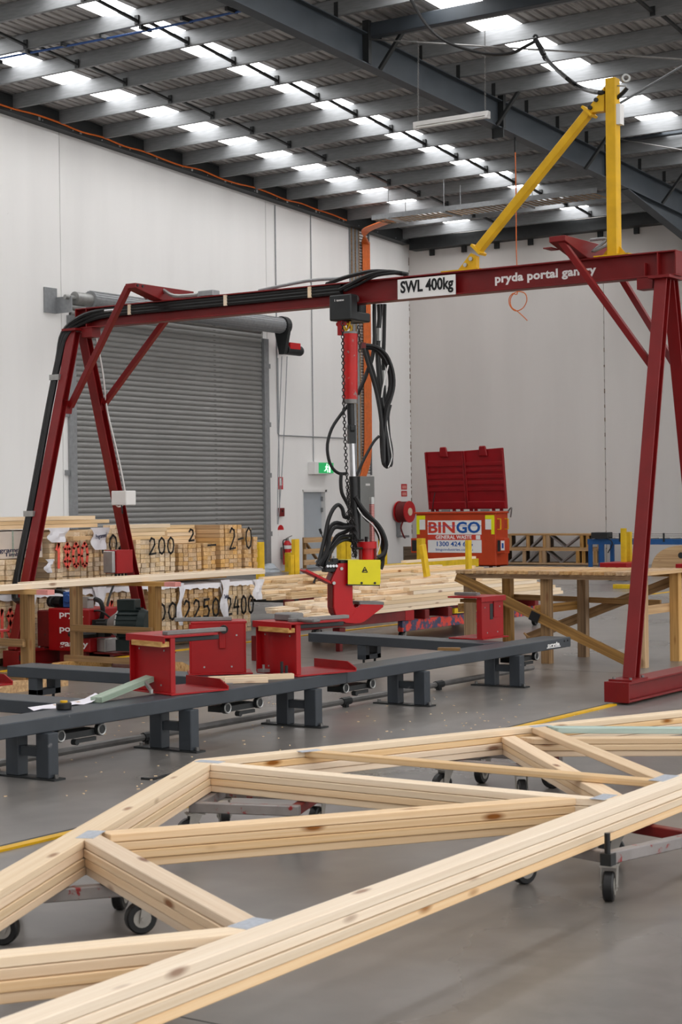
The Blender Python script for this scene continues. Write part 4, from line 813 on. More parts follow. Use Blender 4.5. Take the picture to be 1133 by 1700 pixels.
for p, q, l, xl in CR:
    r = thing('cross_rail', ((p[0]+q[0])/2, (p[1]+q[1])/2, .15), l, 'rail')
    B().bar((p[0], p[1], ZT-.045), (q[0], q[1], ZT-.045), .3, .09).build('rail', M_BENCH, r, bev=.005)
    yl_ = p[1]+(q[1]-p[1])*(xl-p[0])/(q[0]-p[0])
    b = B().box(xl-.05, xl+.05, yl_-.14, yl_-.07, .15, ZT-.09).box(xl-.05, xl+.05, yl_+.07, yl_+.14, .15, ZT-.09).box(xl-.05, xl+.05, yl_-.14, yl_+.14, .15, .2)
    b.build('drop_frame', M_BENCH, r, bev=.004)
    for dy in (-.1, .1): B().cyl((xl, yl_+dy, 0), (xl, yl_+dy, .15), .012, 8).build('levelling_foot', M_DARK, r)

# ---- red jig stands
def stand(o, a, w, d, l, hgt=.405, over=.05, batten=True, bar=True, slot=False, lip=True, d2=None):
    """C section press stand: web along a, flanges run back by d"""
    o = V((o[0], o[1], ZT+.002)); a = V((a[0], a[1], 0)).normalized(); n = V((-a.y, a.x, 0)); d2 = d2 or d
    t = thing('jig_stand', o+a*w/2, l, 'stand', None)
    P = lambda u, v, z: o+a*u+n*v+V((0,0,z))
    def bx(b, u0, u1, v0, v1, z0, z1): return b.obox(P((u0+u1)/2, (v0+v1)/2, (z0+z1)/2), a*(u1-u0)/2, n*(v1-v0)/2, (0,0,(z1-z0)/2))
    bx(B(), 0, w, 0, .014, .012, hgt-.015).build('web', M_JIG, t, bev=.002)
    bx(B(), -.03 if over else 0, w+.02, -over, d, hgt-.015, hgt).build('top_plate', M_JIG, t, bev=.002)
    if over: bx(B(), -.03, w+.02, -over-.008, -over, hgt-.05, hgt).build('top_lip', M_JIG, t, bev=.002)
    bx(B(), -.02, w+.06, -.03, d2, 0, .012).build('base_plate', M_JIG, t, bev=.002)
    if lip:
        b = B().prism([P(-.02, d2, .012), P(w+.06, d2, .012), P(w+.06, d2, .03), P(w-.04, d2, .075), P(-.02, d2, .075)], n*-.01); b.build('base_lip', M_JIG, t)
    bx(B(), -.012, 0, -over*.8, d*.12, .012, hgt-.015).build('end_plate', M_JIG, t, bev=.002)
    bx(B(), w, w+.012, 0, d*.1, .012, hgt-.015).build('end_plate', M_JIG, t, bev=.002)
    if batten: bx(B(), .06, w+.0, -over-.02, -.002, hgt-.075, hgt-.04).build('wood_batten', M_OLDL, t)
    if bar:
        bx(B(), w-.1, w-.04, over*.2, d+.12, hgt, hgt+.028).build('clamp_bar', M_STEELD, t, bev=.004)
        bx(B(), w-.06, w-.02, d*.1, d*1.1, hgt-.05, hgt-.017).build('guide_bar', M_DARK, t, bev=.004)
    if slot: bx(B(), w*.40, w*.54, -.003, -.0005, hgt*.45, hgt*.82).build('slot', M_DARK, t); bx(B(), w*.55, w*.72, -.012, -.0005, hgt*.5, hgt*.9).build('catch_plate', M_JIG, t, bev=.002)
    for u, z in ((.06, .3), (w-.06, .3), (.1, .06), (w-.1, .06)):
        q = P(u, -.002, z); B().cyl(q, q-n*.004, .007, 8).build('bolt', M_CAST, t)
    return t, P, a, n
t, P, a, n = stand((-8.06, 9.29), (.965, -.26), .42, .40, 'red steel jig stand nearest the black tape measure on the long bench', hgt=.405, d2=.46)
b = B().cyl(P(.30, -.05, .385), P(.30, .02, .385), .022, 10).cyl(P(.36, -.05, .37), P(.36, .0, .37), .026, 10); b.build('clamp_knob', M_STEELD, t)
B().bar(P(.34, -.1, .03), P(.26, -.1, .09), .02, .02).cyl(P(.34, -.1, .012), P(.34, -.1, .04), .014, 8).build('clamp_handle', M_CAST, t)
t, P, a, n = stand((-8.40, 10.33), (.755, .656), .41, .30, 'bright red jig stand with black knob standing between two other stands', over=0, batten=False, bar=False, lip=False)
B().bar(P(.24, -.012, .2), P(.24, -.012, .37), .05, .02, n).build('catch_plate', M_JIG, t, bev=.003); B().cyl(P(.25, -.024, .35), P(.25, -.085, .35), .032, 12).build('clamp_knob', M_BLACK, t, smooth=True)
B().obox(P(.1, .12, .42), a*.22, n*.03, (0,0,.014)).build('clamp_bar', M_STEELD, t, bev=.004)
t, P, a, n = stand((-8.04, 10.74), (.965, -.26), .42, .46, 'red jig stand with a grey clamp block on its top plate, third along the bench', d2=.56)
B().obox(P(.2, .12, .435), a*.1, n*.07, (0,0,.03)).obox(P(.42, .1, .42), a*.14, n*.04, (0,0,.016)).build('clamp_block', M_STEELD, t, bev=.01)
B().cyl(P(.33, -.06, .012), P(.33, -.06, .11), .012, 8).cyl(P(.36, -.04, .012), P(.36, -.04, .08), .012, 8).build('clamp_screw', M_DARK, t)
B().obox(P(.12, -.07, .03), a*.04, n*.03, (0,0,.012)).cyl(P(.12, -.07, .04), P(.12, -.07, .075), .01, 8).build('clamp_nut', M_CAST, t)
t, P, a, n = stand((-8.1, 14.29), (.06, 1), .38, .36, 'red jig stand with a slotted web at the far end of the long bench', over=.02, batten=False, bar=False, slot=True, lip=False)
B().obox(P(.1, .22, .425), n*.13, a*.03, (0,0,.014)).build('clamp_bar', M_STEELD, t, bev=.004); B().obox(P(.17, .17, .355), n*.16, a*.03, (0,0,.016)).build('wood_batten', M_OLD, t)
t, P, a, n = stand((-9.66, 8.84), (.965, -.16), .42, .40, 'red jig stand cut off by the left edge of the photo', bar=False)
# ---- loose things on the bench
def offcut(p, q, w, hh, mat, l, upv=(0,0,1)):
    o = board('timber_offcut', p, q, w, hh, mat, upv=upv); return tag(o, l, 'timber')
z = ZT+.0185
offcut((-7.795,8.59,0.402), (-7.889,9.266,0.485), .09, .035, M_GRNW, 'green treated pine offcut propped on the bench beside the nearest red stand')
offcut((-7.98, 10.02, z), (-7.58, 10.52, z), .07, .035, M_PINEC, 'pale pine offcut on the bench edge, the longer of the pair by the third stand')
offcut((-7.80, 9.98, z+.001), (-7.56, 10.18, z+.001), .06, .035, M_PINE, 'short pale pine offcut lying in front of a longer one on the bench edge')
o = offcut((-7.88, 13.13, ZT+.012), (-7.70, 13.2, ZT+.012), .07, .022, M_OLD, 'small stained brown block alone on the far part of the bench')
tp = thing('tape_measure', (-7.72, 8.2, ZT), 'black round tape measure with yellow top on the near bench', 'tape measure')
B().cyl((-7.72, 8.2, ZT+.001), (-7.72, 8.2, ZT+.046), .05, 22).build('case', M_BLACK, tp, bev=.006, smooth=True); B().cyl((-7.72, 8.2, ZT+.046), (-7.72, 8.2, ZT+.058), .024, 14).build('label', M_YEL, tp)
pa_ = thing('paper_sheet', (-7.85, 8.45, ZT), 'crumpled white paper sheet lying on the bench behind the tape measure', 'paper')
v = []; f = []
for i in range(9):
    for j in range(4):
        u = i/8; w = j/3; v.append((-7.99+.17*w+.02*u, 8.15+.6*u-.12*w, ZT+.004+.006*math.sin(i*1.7)*w+(.05*(u-.82)/.18 if u > .82 else 0)*(1-abs(w-.5))))
for i in range(8):
    for j in range(3): f.append((i*4+j, (i+1)*4+j, (i+1)*4+j+1, i*4+j+1))
B().add(v, f).build('sheet', M_PAPER, pa_, smooth=True)
B().obox((-7.93, 8.5, ZT+.002), (.012,.16,0), (.02,-.01,0), (0,0,.0015)).build('batten', M_OLDL, pa_)
sd = thing('screwdriver', (-7.72, 9.8, ZT), 'blue handled screwdriver on the bench edge by the pale offcuts', 'screwdriver')
B().cyl((-7.745, 9.72, ZT+.018), (-7.72, 9.80, ZT+.018), .016, 10).build('handle', M_BLUEP, sd, smooth=True); B().cyl((-7.72, 9.80, ZT+.018), (-7.685, 9.92, ZT+.012), .004, 6).build('shaft', M_STEELD, sd)

# ================================================================ SAWHORSES AND PLANKS
def sawhorse(xa, xb, y, l):
    t = thing('sawhorse', ((xa+xb)/2, y, 0), l, 'sawhorse')
    for x in (xa, xb):
        board('post', (x, y, .1), (x, y, .885), .095, .095, M_OLD, t, (1,0,0))
        b = B().prism([(x-.05, y-.42, 0), (x-.05, y+.48, 0), (x-.05, y+.48, .05), (x-.05, y+.36, .1), (x-.05, y-.3, .1), (x-.05, y-.42, .05)], (.1,0,0)); b.build('foot', M_OLDL, t)
    board('top_rail', (xa-.08, y, .908), (xb+.16, y, .908), .09, .045, M_OLDL, t)
    B().box(xb+.161, xb+.3, y-.046, y+.046, .885, .931).build('painted_end', M_PINK, t)
    board('tie_rail', (xa, y-.07, .44), (xb+.02, y-.07, .44), .04, .07, M_OLD, t)
    board('low_rail', (xa-.1, y-.07, .13), (xb+.02, y-.07, .13), .035, .06, M_OLD, t)
sawhorse(-12.33, -11.27, 13.3, 'timber sawhorse with a pink rail end, the one nearer the red motor')
sawhorse(-12.5, -11.38, 11.62, 'timber sawhorse with a pink rail end at the left edge of the photo')
tag(board('long_plank', (-11.45, 10.0, .955), (-11.52, 15.35, .950), .2, .045, M_PINEC), 'long pale plank lying across both sawhorses, nearer of two', 'plank')
tag(board('long_plank', (-11.78, 12.0, .952), (-11.84, 15.75, .950), .19, .04, M_PINE), 'pale plank on the sawhorses lying just behind the nearer plank', 'plank')

# ================================================================ TIMBER PACKS
def pack(xf, y0, y1, z0, z1, L, mat, l, cw=.1, rh=.05, step=None, seed=0, mark=None, wrap=False, tilt=0, loose=0):
    rr = random.Random(seed)
    t = thing('timber_pack', (xf-L/2, (y0+y1)/2, z0), l, 'timber pack', None)
    nc = max(1, round((y1-y0)/cw)); cw = (y1-y0)/nc; nr = max(1, round((z1-z0)/rh)); rh = (z1-z0)/nr
    for c in range(nc):
        jc = rr.uniform(-.03, .012); zo = rr.uniform(-.002, .008)
        for r in range(nr):
            if step and step(c, r, nc, nr): continue
            xx = xf-.02+jc+rr.uniform(-.008, .008); y = y0+(c+.5)*cw; z = z0+(r+.5)*rh+zo*(r > 0)
            board('board', (xx-L, y, z), (xx, y, z), round(cw-.015, 4), round(rh-.0035, 4), mat, t)
    if wrap:   # plastic cap over the top, hanging ragged on the ends
        v = []; f = []; n = 18
        for i in range(n+1):
            u = i/n; y = y0-.01+(y1-y0+.02)*u; dr = .03+.03*rr.random()+(.16*rr.random() if i in (0, 1, n) else 0)
            v += [(xf-L, y, z1+.012), (xf-.3, y, z1+.012+.012*rr.random()), (xf+.012, y, z1+.01), (xf+.02+.012*rr.random(), y, z1-dr)]
        for i in range(n):
            for k in range(3): f.append((i*4+k, (i+1)*4+k, (i+1)*4+k+1, i*4+k+1))
        B().add(v, f).build('plastic_cap', M_WRAP, t, smooth=True)
    for m in mark or []: spray(m[0], xf+.016, m[1], m[2], m[3], m[4], m[5], t, m[6] if len(m) > 6 else .012)
    for y in (y0+.1, y1-.1): 
        if z0 < .2: pass
    if z0 < .3:
        for k in (.25, L-.2): board('bearer', (xf-k, y0+.02, z0-.042), (xf-k, y1-.02, z0-.042), .09, .078, M_OLD, t)
    return t
XF = -13.33
ZL0, ZL1 = .085, .75
low = [(12.3, 13.5, M_PACK, 'red sprayed pack of the lower row at the left edge, behind the red tank', [('1800', 13.15, .3, .5, .3, M_SPRAYR, .02)]),
       (13.62, 14.68, M_PACK, 'lower row pack half hidden behind the red oil tank', None),
       (14.76, 15.6, M_PACK, 'lower row pack sprayed in red behind the electric motor', [('1500', 14.86, .3, .7, .3, M_SPRAYR, .02)]),
       (15.66, 16.14, M_PACK, 'narrow lower row pack sprayed 00 in black', [('00', 15.72, .33, .42, .2, M_SPRAY, .014)]),
       (16.2, 16.98, M_PACKD, 'amber lower row pack sprayed 2250 in black', [('2250', 16.22, .32, .74, .22, M_SPRAY, .014)]),
       (17.08, 17.66, M_PACK, 'rightmost lower row pack sprayed 2400 in black', [('2400', 17.06, .32, .6, .22, M_SPRAY, .014)])]
for i, (y0, y1, m, l, mk) in enumerate(low):
    pack(XF, y0, y1, ZL0, ZL1-.03*(i > 3), 2.0, m, l, seed=i, mark=mk, wrap=True, cw=.098, rh=.055)
# plastic tails hanging between the lower packs
def tail(y, w, z1, z0, l, xf=XF, txt=None):
    t = thing('plastic_wrap_tail', (xf+.05, y, z1), l, 'plastic wrap')
    v = []; f = []; rr = random.Random(int(y*100))
    for i in range(9):
        u = i/8
        for j in range(5):
            ww = j/4-.5; v.append((xf+.03+.02*math.sin(j*2+i*.9)+.008*rr.random(), y+w*ww*(1-.35*u)+.02*math.sin(i*.8), z1+(z0-z1)*u))
    for i in range(8):
        for j in range(4): f.append((i*5+j, (i+1)*5+j, (i+1)*5+j+1, i*5+j+1))
    B().add(v, f).build('sheet', M_WRAP, t, smooth=True)
    if txt: text('print', txt, (xf+.06, y-w*.3, (z0+z1)/2), (0,1,.1), (0,-.1,1), .05, M_NAVY, t, w*.6)
    return t
tail(13.56, .22, .78, .2, 'white plastic tail hanging at the left end of the lower packs')
tail(14.72, .2, .78, .28, 'white plastic tail hanging behind the small grey pump block')
tail(16.16, .1, .76, .25, 'narrow white plastic tail between the 00 and the 2250 packs')
tail(17.03, .16, .76, .3, 'white printed plastic tail between the 2250 and the 2400 packs', txt='Timber')
tail(17.72, .22, .74, .48, 'white plastic bundle drooping from the right end of the lower packs')
ZU = .855
for k, y in enumerate((12.6, 13.8, 14.9, 15.9, 16.9)):
    for x in (-13.6, -14.9): tag(board('bearer_block', (x, y-.5, .81), (x, y+.5, .81), .09, .075, M_OLD), ('near' if x > -14 else 'rear')+' timber bearer between the lower and upper packs, '+ORD[k+1]+' from the left', 'timber', 'bearers between the packs')
pack(XF+.14, 12.2, 13.58, ZU, 1.13, 1.9, M_PACK, 'low pack of board ends at the left end of the upper row', seed=20, cw=.1, rh=.05)
wp = pack(XF-.1, 12.1, 13.93, 1.16, 1.43, 2.0, M_PACK, 'plastic wrapped pack printed with the timber name at the upper left', seed=21, cw=.15, rh=.09)
B().box(XF-.11, XF-.085, 12.08, 13.94, 1.14, 1.445).box(XF-2.05, XF-.085, 12.08, 13.94, 1.433, 1.445).build('wrap', paint('cloudy_wrap', (206, 192, 180), .35, 0, .08, 3, bump=.3), wp)
B().box(XF-.086, XF-.082, 13.48, 13.50, 1.15, 1.44).build('strap', M_GRNW, wp)
text('wrap_print', 'Programmed', (XF-.081, 13.12, 1.21), (0,1,0), (0,0,1), .045, M_NAVY, wp, .62); text('wrap_print', 'Timber', (XF-.081, 13.36, 1.165), (0,1,0), (0,0,1), .04, M_NAVY, wp, .32)
B().box(XF-.085, XF-.081, 13.8, 13.9, 1.27, 1.33).box(XF-.085, XF-.081, 13.76, 13.81, 1.22, 1.28).box(XF-.085, XF-.081, 13.86, 13.92, 1.21, 1.26).build('wrap_logo', M_NAVY, wp)
up_ = [(13.98, 14.6, 1.40, M_PACK, 'upper row pack sprayed 1800 in red', [('1800', 14.02, 1.02, .56, .26, M_SPRAYR, .018)], lambda c, r, nc, nr: r >= nr-1 and c < 4),
       (14.63, 15.27, 1.42, M_PACK, 'upper row pack sprayed 102 in black behind the left gantry leg', [('10', 14.72, 1.16, .36, .2, M_SPRAY), ('2', 15.06, 1.2, .18, .18, M_SPRAY)], None),
       (15.31, 16.16, 1.29, M_PACK, 'pale upper row pack sprayed 200 in black', [('200', 15.6, 1.12, .5, .19, M_SPRAY)], None),
       (16.2, 16.96, 1.22, M_PACKD, 'darker amber upper row pack between the 200 and the 240 packs', [('-', 16.68, 1.17, .25, .06, M_SPRAY), ('2', 16.34, 1.26, .14, .14, M_SPRAY)], None),
       (17.02, 17.78, 1.44, M_PACKD, 'rightmost upper row pack with stepped top, sprayed in black', [('2-0', 17.14, 1.14, .5, .26, M_SPRAY)], lambda c, r, nc, nr: (c >= nc-1 and r >= nr-3) or (c >= nc-3 and r >= nr-1))]
for i, (y0, y1, z1, m, l, mk, stp) in enumerate(up_):
    pack(XF, y0, y1, ZU, z1, 1.75, m, l, seed=30+i, mark=mk, step=stp, cw=.098, rh=.053)
# boards laid along the rows on top of the packs
rr = random.Random(11)
def lay(x, y0, y1, z, mat, where, w=.09, hh=.042):
    tag(board('loose_board', (x, y0, z), (x, y1, z), w, hh, mat), 'loose sawn board lying '+where, 'timber', 'loose boards on the packs')
for k, (y0, y1) in enumerate(((13.2, 15.25), (13.3, 15.5), (13.4, 15.3))):
    for j in range(4): lay(XF-.5-.1*j-.04*k, y0-.1*j+.05*rr.random(), y1, 1.47+.0455*k, M_PACK, 'on the 1800 and 102 packs, %s layer, %s from the front' % (LAY[k] if k < 2 else 'top', ORD[j+1]))
for k in range(4):
    for j in range(3): lay(XF-.12-.1*j, 15.2+.1*rr.random(), 15.95+.05*k+.03*rr.random(), 1.315+.0455*k, M_PINEC if k == 3 else M_PACK, 'on the 200 pack, %s layer, %s from the front' % (LAY[k] if k < 3 else 'top', ORD[j+1]))
for k in range(4):
    for j in range(3): lay(XF-.3-.1*j, 16.0, 16.26+.03*rr.random(), 1.3+.0455*k, M_PACKD, 'between the 200 and amber packs, %s layer, %s from the front' % (LAY[k] if k < 3 else 'top', ORD[j+1]))
for k in range(5):
    for j in range(3): lay(XF-.45-.1*j, 16.28, 16.99+.02*rr.random(), 1.245+.0455*k, M_PACK, 'on the darker amber pack, %s layer, %s from the front' % (LAY[k] if k < 4 else 'top', ORD[j+1]))
lay(XF+.07, 14.22, 14.5, 1.34, M_PACKD, 'as a short stub against the 1800 pack')
w1 = tail(14.05, .34, 1.46, 1.3, 'white plastic flap lying over the left top of the 1800 pack', XF+.01)
w2 = tail(14.72, .3, 1.45, 1.2, 'white printed plastic flap folded over the 102 pack top', XF+.02, 'Programmed')
tail(13.92, .12, 1.12, .97, 'scrap of white plastic beside the leg at the 1800 pack', XF+.0)

# ================================================================ TIMBER CARTS
def castor(p, ang, par, s=1.0, thick=.045):
    d = V((math.cos(ang), math.sin(ang), 0)); a = V((-d.y, d.x, 0)); p = V(p); r = .0625*s
    c = B().cyl(p+a*(-thick/2)+V((0,0,r)), p+a*(thick/2)+V((0,0,r)), r, 20).build('castor_wheel', M_BLACK, par, bev=.006, smooth=True)
    B().cyl(p+a*(-thick/2-.003)+V((0,0,r)), p+a*(thick/2+.003)+V((0,0,r)), r*.58, 16).cyl(p+a*(-thick/2-.016)+V((0,0,r)), p+a*(thick/2+.016)+V((0,0,r)), .009*s, 8).build('hub', M_HUB, c, smooth=True)
    b = B(); top = .152*s; o = d*.03*s
    for k in (-1, 1):
        q = p+a*k*(thick/2+.008)
        b.prism([q+V((0,0,r-.015))-d*.014, q+V((0,0,r-.015))+d*.014, q+o+d*.03+V((0,0,top-.008)), q+o-d*.03+V((0,0,top-.008))], a*.004*k)
    b.obox(p+o+V((0,0,top-.006)), d*.045, a*(thick/2+.016), (0,0,.004)).cyl(p+o+V((0,0,top-.004)), p+o+V((0,0,top+.001)), .03, 12)
    b.build('fork', M_HUB, c)
    return c
def cart(x0, x1, y0, y1, z, l, mat, beams, stakes, wheel=.16, wz=True):
    t = thing('timber_cart', ((x0+x1)/2, (y0+y1)/2, 0), l, 'cart')
    for (a, c, w, hh, m) in beams: B().bar(a, c, w, hh).build('beam', m, t, bev=.005)
    for x in (x0+.12, x1-.12):
        for y in (y0+.3, y1-.3): castor((x, y, 0), 1.4+.3*(x > (x0+x1)/2), t, wheel/.125, .05)
    for (p, zt, w) in stakes: B().bar((p[0], p[1], z-.02), (p[0]+p[2] if len(p) > 2 else p[0], p[1], zt), w, w*.55, (1,0,0)).build('stake', M_STAKE, t, bev=.003)
    return t
Xn = -11.04
cart(-12.5, -11.0, 17.4, 21.4, .4, 'worn red and blue steel cart carrying the front pile of pale timber', M_DRED,
     [((-11.06, 17.55, .215), (-11.1, 21.2, .215), .07, .13, M_CARTB), ((-12.3, 17.5, .215), (-12.3, 21.2, .215), .07, .13, M_CARTB),
      ((-12.65, 18.05, .335), (-10.98, 18.05, .335), .1, .11, M_DRED), ((-12.65, 18.6, .335), (-10.98, 18.6, .335), .1, .11, M_DRED), ((-12.65, 20.9, .335), (-10.98, 20.9, .335), .1, .11, M_DRED)],
     [ ((-12.64, 21.95), 1.14, .1)])
B().bar((-11.86, 19.5, .72), (-11.9, 19.46, 1.14), .1, .05, (1,0,0)).build('stake', M_STAKE, bpy.data.objects['timber_cart'], bev=.003)
B().bar((-11.05, 18.75, .33), (-11.05, 19.3, .33), .09, .06).build('yellow_block', M_STAKE, bpy.data.objects['timber_cart'])
# red frame beam under the pile ends
tag(B().bar((-11.28, 15.05, .341), (-11.06, 17.75, .341), .12, .115).bar((-11.16, 16.4, .15), (-11.16, 16.4, .27), .1, .12, (0,1,0)).bar((-11.16, 16.4, 0), (-11.16, 16.4, .15), .06, .06, (0,1,0)).box(-11.36, -11.24, 15.0, 15.12, 0, .27).build('steel_trestle', M_DRED, bev=.004), 'dark red steel beam with a square leg holding the near ends of the pale boards', 'beam')
B().bar((-11.072, 17.6, .341), (-11.055, 17.77, .341), .128, .118).build('painted_end', M_JIG, bpy.data.objects['steel_trestle'])
def pile(x0, x1, y0, y1, z0, layers, mat, l, grp, seed, hh=.045, w=.09, spread=.9, skip=None, skew=0):
    rr = random.Random(seed); n = int((x1-x0)/(w+.006))
    for k in range(layers):
        cnt = 0
        for j in range(n):
            if skip and skip(k, j, n, rr): continue
            x = x1-.05-j*(w+.006)-.004*k; a = y0+(x1-x)*skew+rr.random()*spread*(.6+.2*k)+.42*k; c = y1-rr.random()*spread*.8-.06*k
            m = mat if rr.random() < .8 else M_PINE; cnt += 1
            tag(board('sawn_board', (x, a, z0+hh*(k+.5)), (x+rr.uniform(-.002,.002), c, z0+hh*(k+.5)), w, hh-.003, m), l % (LAY[k] if k < layers-1 else 'top', ORD[cnt]), 'timber', grp)
pile(-12.55, -11.0, 15.55, 21.8, .402, 7, M_PINEC, 'pale sawn board in the %s layer of the front pile, %s from its right side', 'boards in the front timber pile', 4, spread=.8, skew=.75, skip=lambda k, j, n, r: (k > 4 and r.random() < .35))
cart(-15.6, -13.75, 19.0, 23.6, .42, 'dark red cart under the back pile of timber', M_DRED,
     [((-13.8, 19.0, .33), (-13.8, 23.6, .33), .08, .14, M_DRED), ((-15.5, 19.0, .33), (-15.5, 23.6, .33), .08, .14, M_DRED)]+[((-15.6, y, .375), (-13.75, y, .375), .09, .05, M_DARK) for y in (19.2, 20.6, 22.0, 23.4)],
     [(((-15.65,20.913,0.905)[0], (-15.65,20.913,0.905)[1]), (-15.65,20.917,1.131)[2], .13), ((-15.65,21.829,0.922)[:2], (-15.65,21.834,1.155)[2], .12), ((-15.65,21.716,0.833)[:2], (-15.65,21.718,0.916)[2], .09)])
pile(-15.55, -13.75, 18.75, 25.3, .402, 6, M_PACK, 'tan sawn board in the %s layer of the back pile, %s from its right side', 'boards in the back timber pile', 9, spread=1.2, skip=lambda k, j, n, r: (k > 3 and r.random() < .3))
yb = thing('yellow_stock_rack', (-18, 27, 0), 'low yellow rack with upright stakes behind the timber piles', 'rack')
pY = (-18.2,28.152,0.427); pY2 = (-18.2,31.947,0.374); zr = pY[2]
B().bar((pY[0], pY[1], zr), (pY2[0], pY2[1], zr), .1, .17).build('side_beam', M_STAKE, yb, bev=.004)
for k in range(4):
    y = pY[1]+.2+k*(pY2[1]-pY[1]-.4)/3; B().box(pY[0]-1.5, pY[0]+.0, y-.06, y+.06, .36, zr-.09).box(pY[0]-.25, pY[0]-.12, y-.05, y+.05, 0, .36).box(pY[0]-1.45, pY[0]-1.32, y-.05, y+.05, 0, .36).build('cross_beam', M_DRED, yb)
for px in ((-19.5,28.728,0.693), (-19.5,28.922,0.687), (-18.4,29.995,0.661), (-18.9,29.331,0.702)):
    B().box(px[0]-.06, px[0]+.06, px[1]-.04, px[1]+.12, .4, .98).build('stake', M_STAKE, yb, bev=.004)
tag(board('rack_plank', (pY[0]-.02, (-18.2,29.073,0.476)[1], zr+.112), (pY[0]-.02, pY2[1]-.1, zr+.112), .12, .05, M_PINEC), 'pale plank resting on the yellow rack in front of the bin', 'plank')

# ================================================================ TRESTLE TABLE
tt = thing('trestle_table', (-8.3, 16.55, 0), 'large rough timber trestle table with slatted top and crossed braces', 'table')
rr = random.Random(2)
for k in range(18):
    x = -9.335+k*.1245; board('slat', (x, 16.0+rr.uniform(-.01,.01), .947), (x, 17.16+rr.uniform(-.01,.01), .947), .088, .034, M_OLDL, tt)
for y in (16.06, 17.06): board('apron', (-9.36, y, .905), (-7.2, y, .905), .045, .05, M_OLD, tt)
for x in (-9.29, -8.37, -7.3):
    for y in (16.15, 17.0):
        dx = 0; b = board('leg', (x+dx, y, 0), (x, y, .93), .1, .09, M_OLD if x < -7.5 else M_OLDL, tt, (0,1,0))
    board('side_rail', (x-.07, 16.05, .56), (x-.07, 17.1, .56), .04, .09, M_OLDL if x > -7.6 else M_OLD, tt)
b = board('brace', (-9.38, 16.03, .895), (-7.32, 16.05, .03), .10, .04, M_OLD, tt, (0,1,0)); 
board('brace', (-7.36, 17.12, .84), (-9.12, 17.12, .17), .10, .04, M_OLD, tt, (0,1,0))
board('back_rail', (-9.35, 17.07, .63), (-7.5, 17.07, .60), .04, .06, M_OLD, tt)
B().obox((-8.44, 16.005, .49), (.05,0,-.021), (0,.004,0), (.02,0,.045)).build('black_patch', M_INK, tt)
B().tube([(-9.05, 17.12, .2), (-9.1, 17.1, .19), (-9.14, 17.08, .23)], .012, 6).build('hook', M_OLDL, tt)

# ================================================================ WASTE BIN AND FAR WALL THINGS
bx0, bx1 = (-23.415,38,0.7)[0], (-21.107,38,0.705)[0]
bi = thing('waste_bin', ((bx0+bx1)/2, 38.4, 0), 'large orange red general waste bin with both red lids standing open', 'bin')
YD = 38.62; zt = 1.42
b = B().box(bx0, bx1, 38.0, 38.04, .1, zt).box(bx0, bx0+.04, 38.04, YD, .1, zt).box(bx1-.04, bx1, 38.04, YD, .1, zt).box(bx0, bx1, YD, YD+.04, .1, zt).box(bx0, bx1, 38.0, YD, .1, .14); b.build('body', M_BIN, bi, bev=.01)
B().box(bx0-.05, bx1+.05, 37.96, 38.06, zt, zt+.05).box(bx0-.05, bx0+.05, 38.06, YD, zt, zt+.05).box(bx1-.05, bx1+.05, 38.06, YD, zt, zt+.05).build('rim', M_BIN, bi, bev=.01)
B().box(bx0+.0, bx1+.03, YD-.05, YD+.06, zt, zt+.06).build('hinge_bar', M_CAST, bi)
for x in (bx0+.2, bx1-.2):
    for y in (38.12, 38.5): B().cyl((x, y, .0), (x, y, .1), .05, 10).build('foot', M_DARK, bi)
pw = (bx1-bx0)/2
for k in (0, 1):
    a0 = bx0+.02+k*pw; a1 = a0+pw*.985; sx = 0; sy = -.2
    def LP(u, z, d=0): return V((a0+(a1-a0)*u+sx*z/1.55, YD+.02+sy*z/1.55+d, zt+.05+z))
    ld_ = B().prism([LP(0, .06), LP(1, .06), LP(1, 1.55+.05*k), LP(0, 1.55+.05*(k-1)*-1*0)], (0, .05, 0)).build('lid', M_LID, bi, bev=.01)
    for j in range(5): B().prism([LP(.02, .52+j*.16), LP(.98, .52+j*.16), LP(.98, .62+j*.16), LP(.02, .62+j*.16)], (0, -.03, 0)).build('lid_rib', M_LID, ld_, bev=.008)
    for u in (0, .965): B().prism([LP(u, .06), LP(u+.035, .06), LP(u+.035, 1.54), LP(u, 1.54)], (0, -.05, 0)).build('lid_edge', M_LID, ld_, bev=.008)
    B().prism([LP(.01, .06), LP(.99, .06), LP(.99, .26), LP(.01, .26)], (0, -.06, 0)).build('lid_band', M_LID, ld_, bev=.02)
    B().prism([LP(.38, 1.4), LP(.62, 1.4), LP(.58, 1.66), LP(.42, 1.66)], (0, -.06, 0)).build('lid_handle', M_LID, ld_, bev=.02)
    for u in (.05, .17, .62, .82): B().prism([LP(u, -.02), LP(u+.08, -.02), LP(u+.08, .08), LP(u, .08)], (0, -.03, 0)).build('lid_hinge', M_LID, ld_)
    B().prism([LP(.33, -.02), LP(.55, -.02), LP(.55, .05), LP(.33, .05)], (0, -.035, 0)).build('hinge_clip', M_CAST, ld_)
fy = 37.998
sL, sR = (-23.07,38,0.855)[0], (-21.5,38,0.855)[0]
zS = [(-22.281,38,1.251)[2], (-22.285,38,0.893)[2], (-22.287,38,0.756)[2], (-22.292,38,0.436)[2]]
B().box(sL, sR, fy-.006, fy, zS[1], zS[0]).box(sL, sR, fy-.006, fy, zS[3], zS[2]).build('sign_panel', M_SIGN, bi)
B().box(sL, sR, fy-.006, fy, zS[2]+.002, zS[1]-.002).build('sign_strip', M_BINRED, bi)
tw = (sR-sL); hgt = zS[0]-zS[1]
text('sign_lettering', 'BIN', (sL+.02, fy-.0075, zS[1]+.05), (1,0,0), (0,0,1), hgt-.09, M_BINRED, bi, tw*.50, .03)
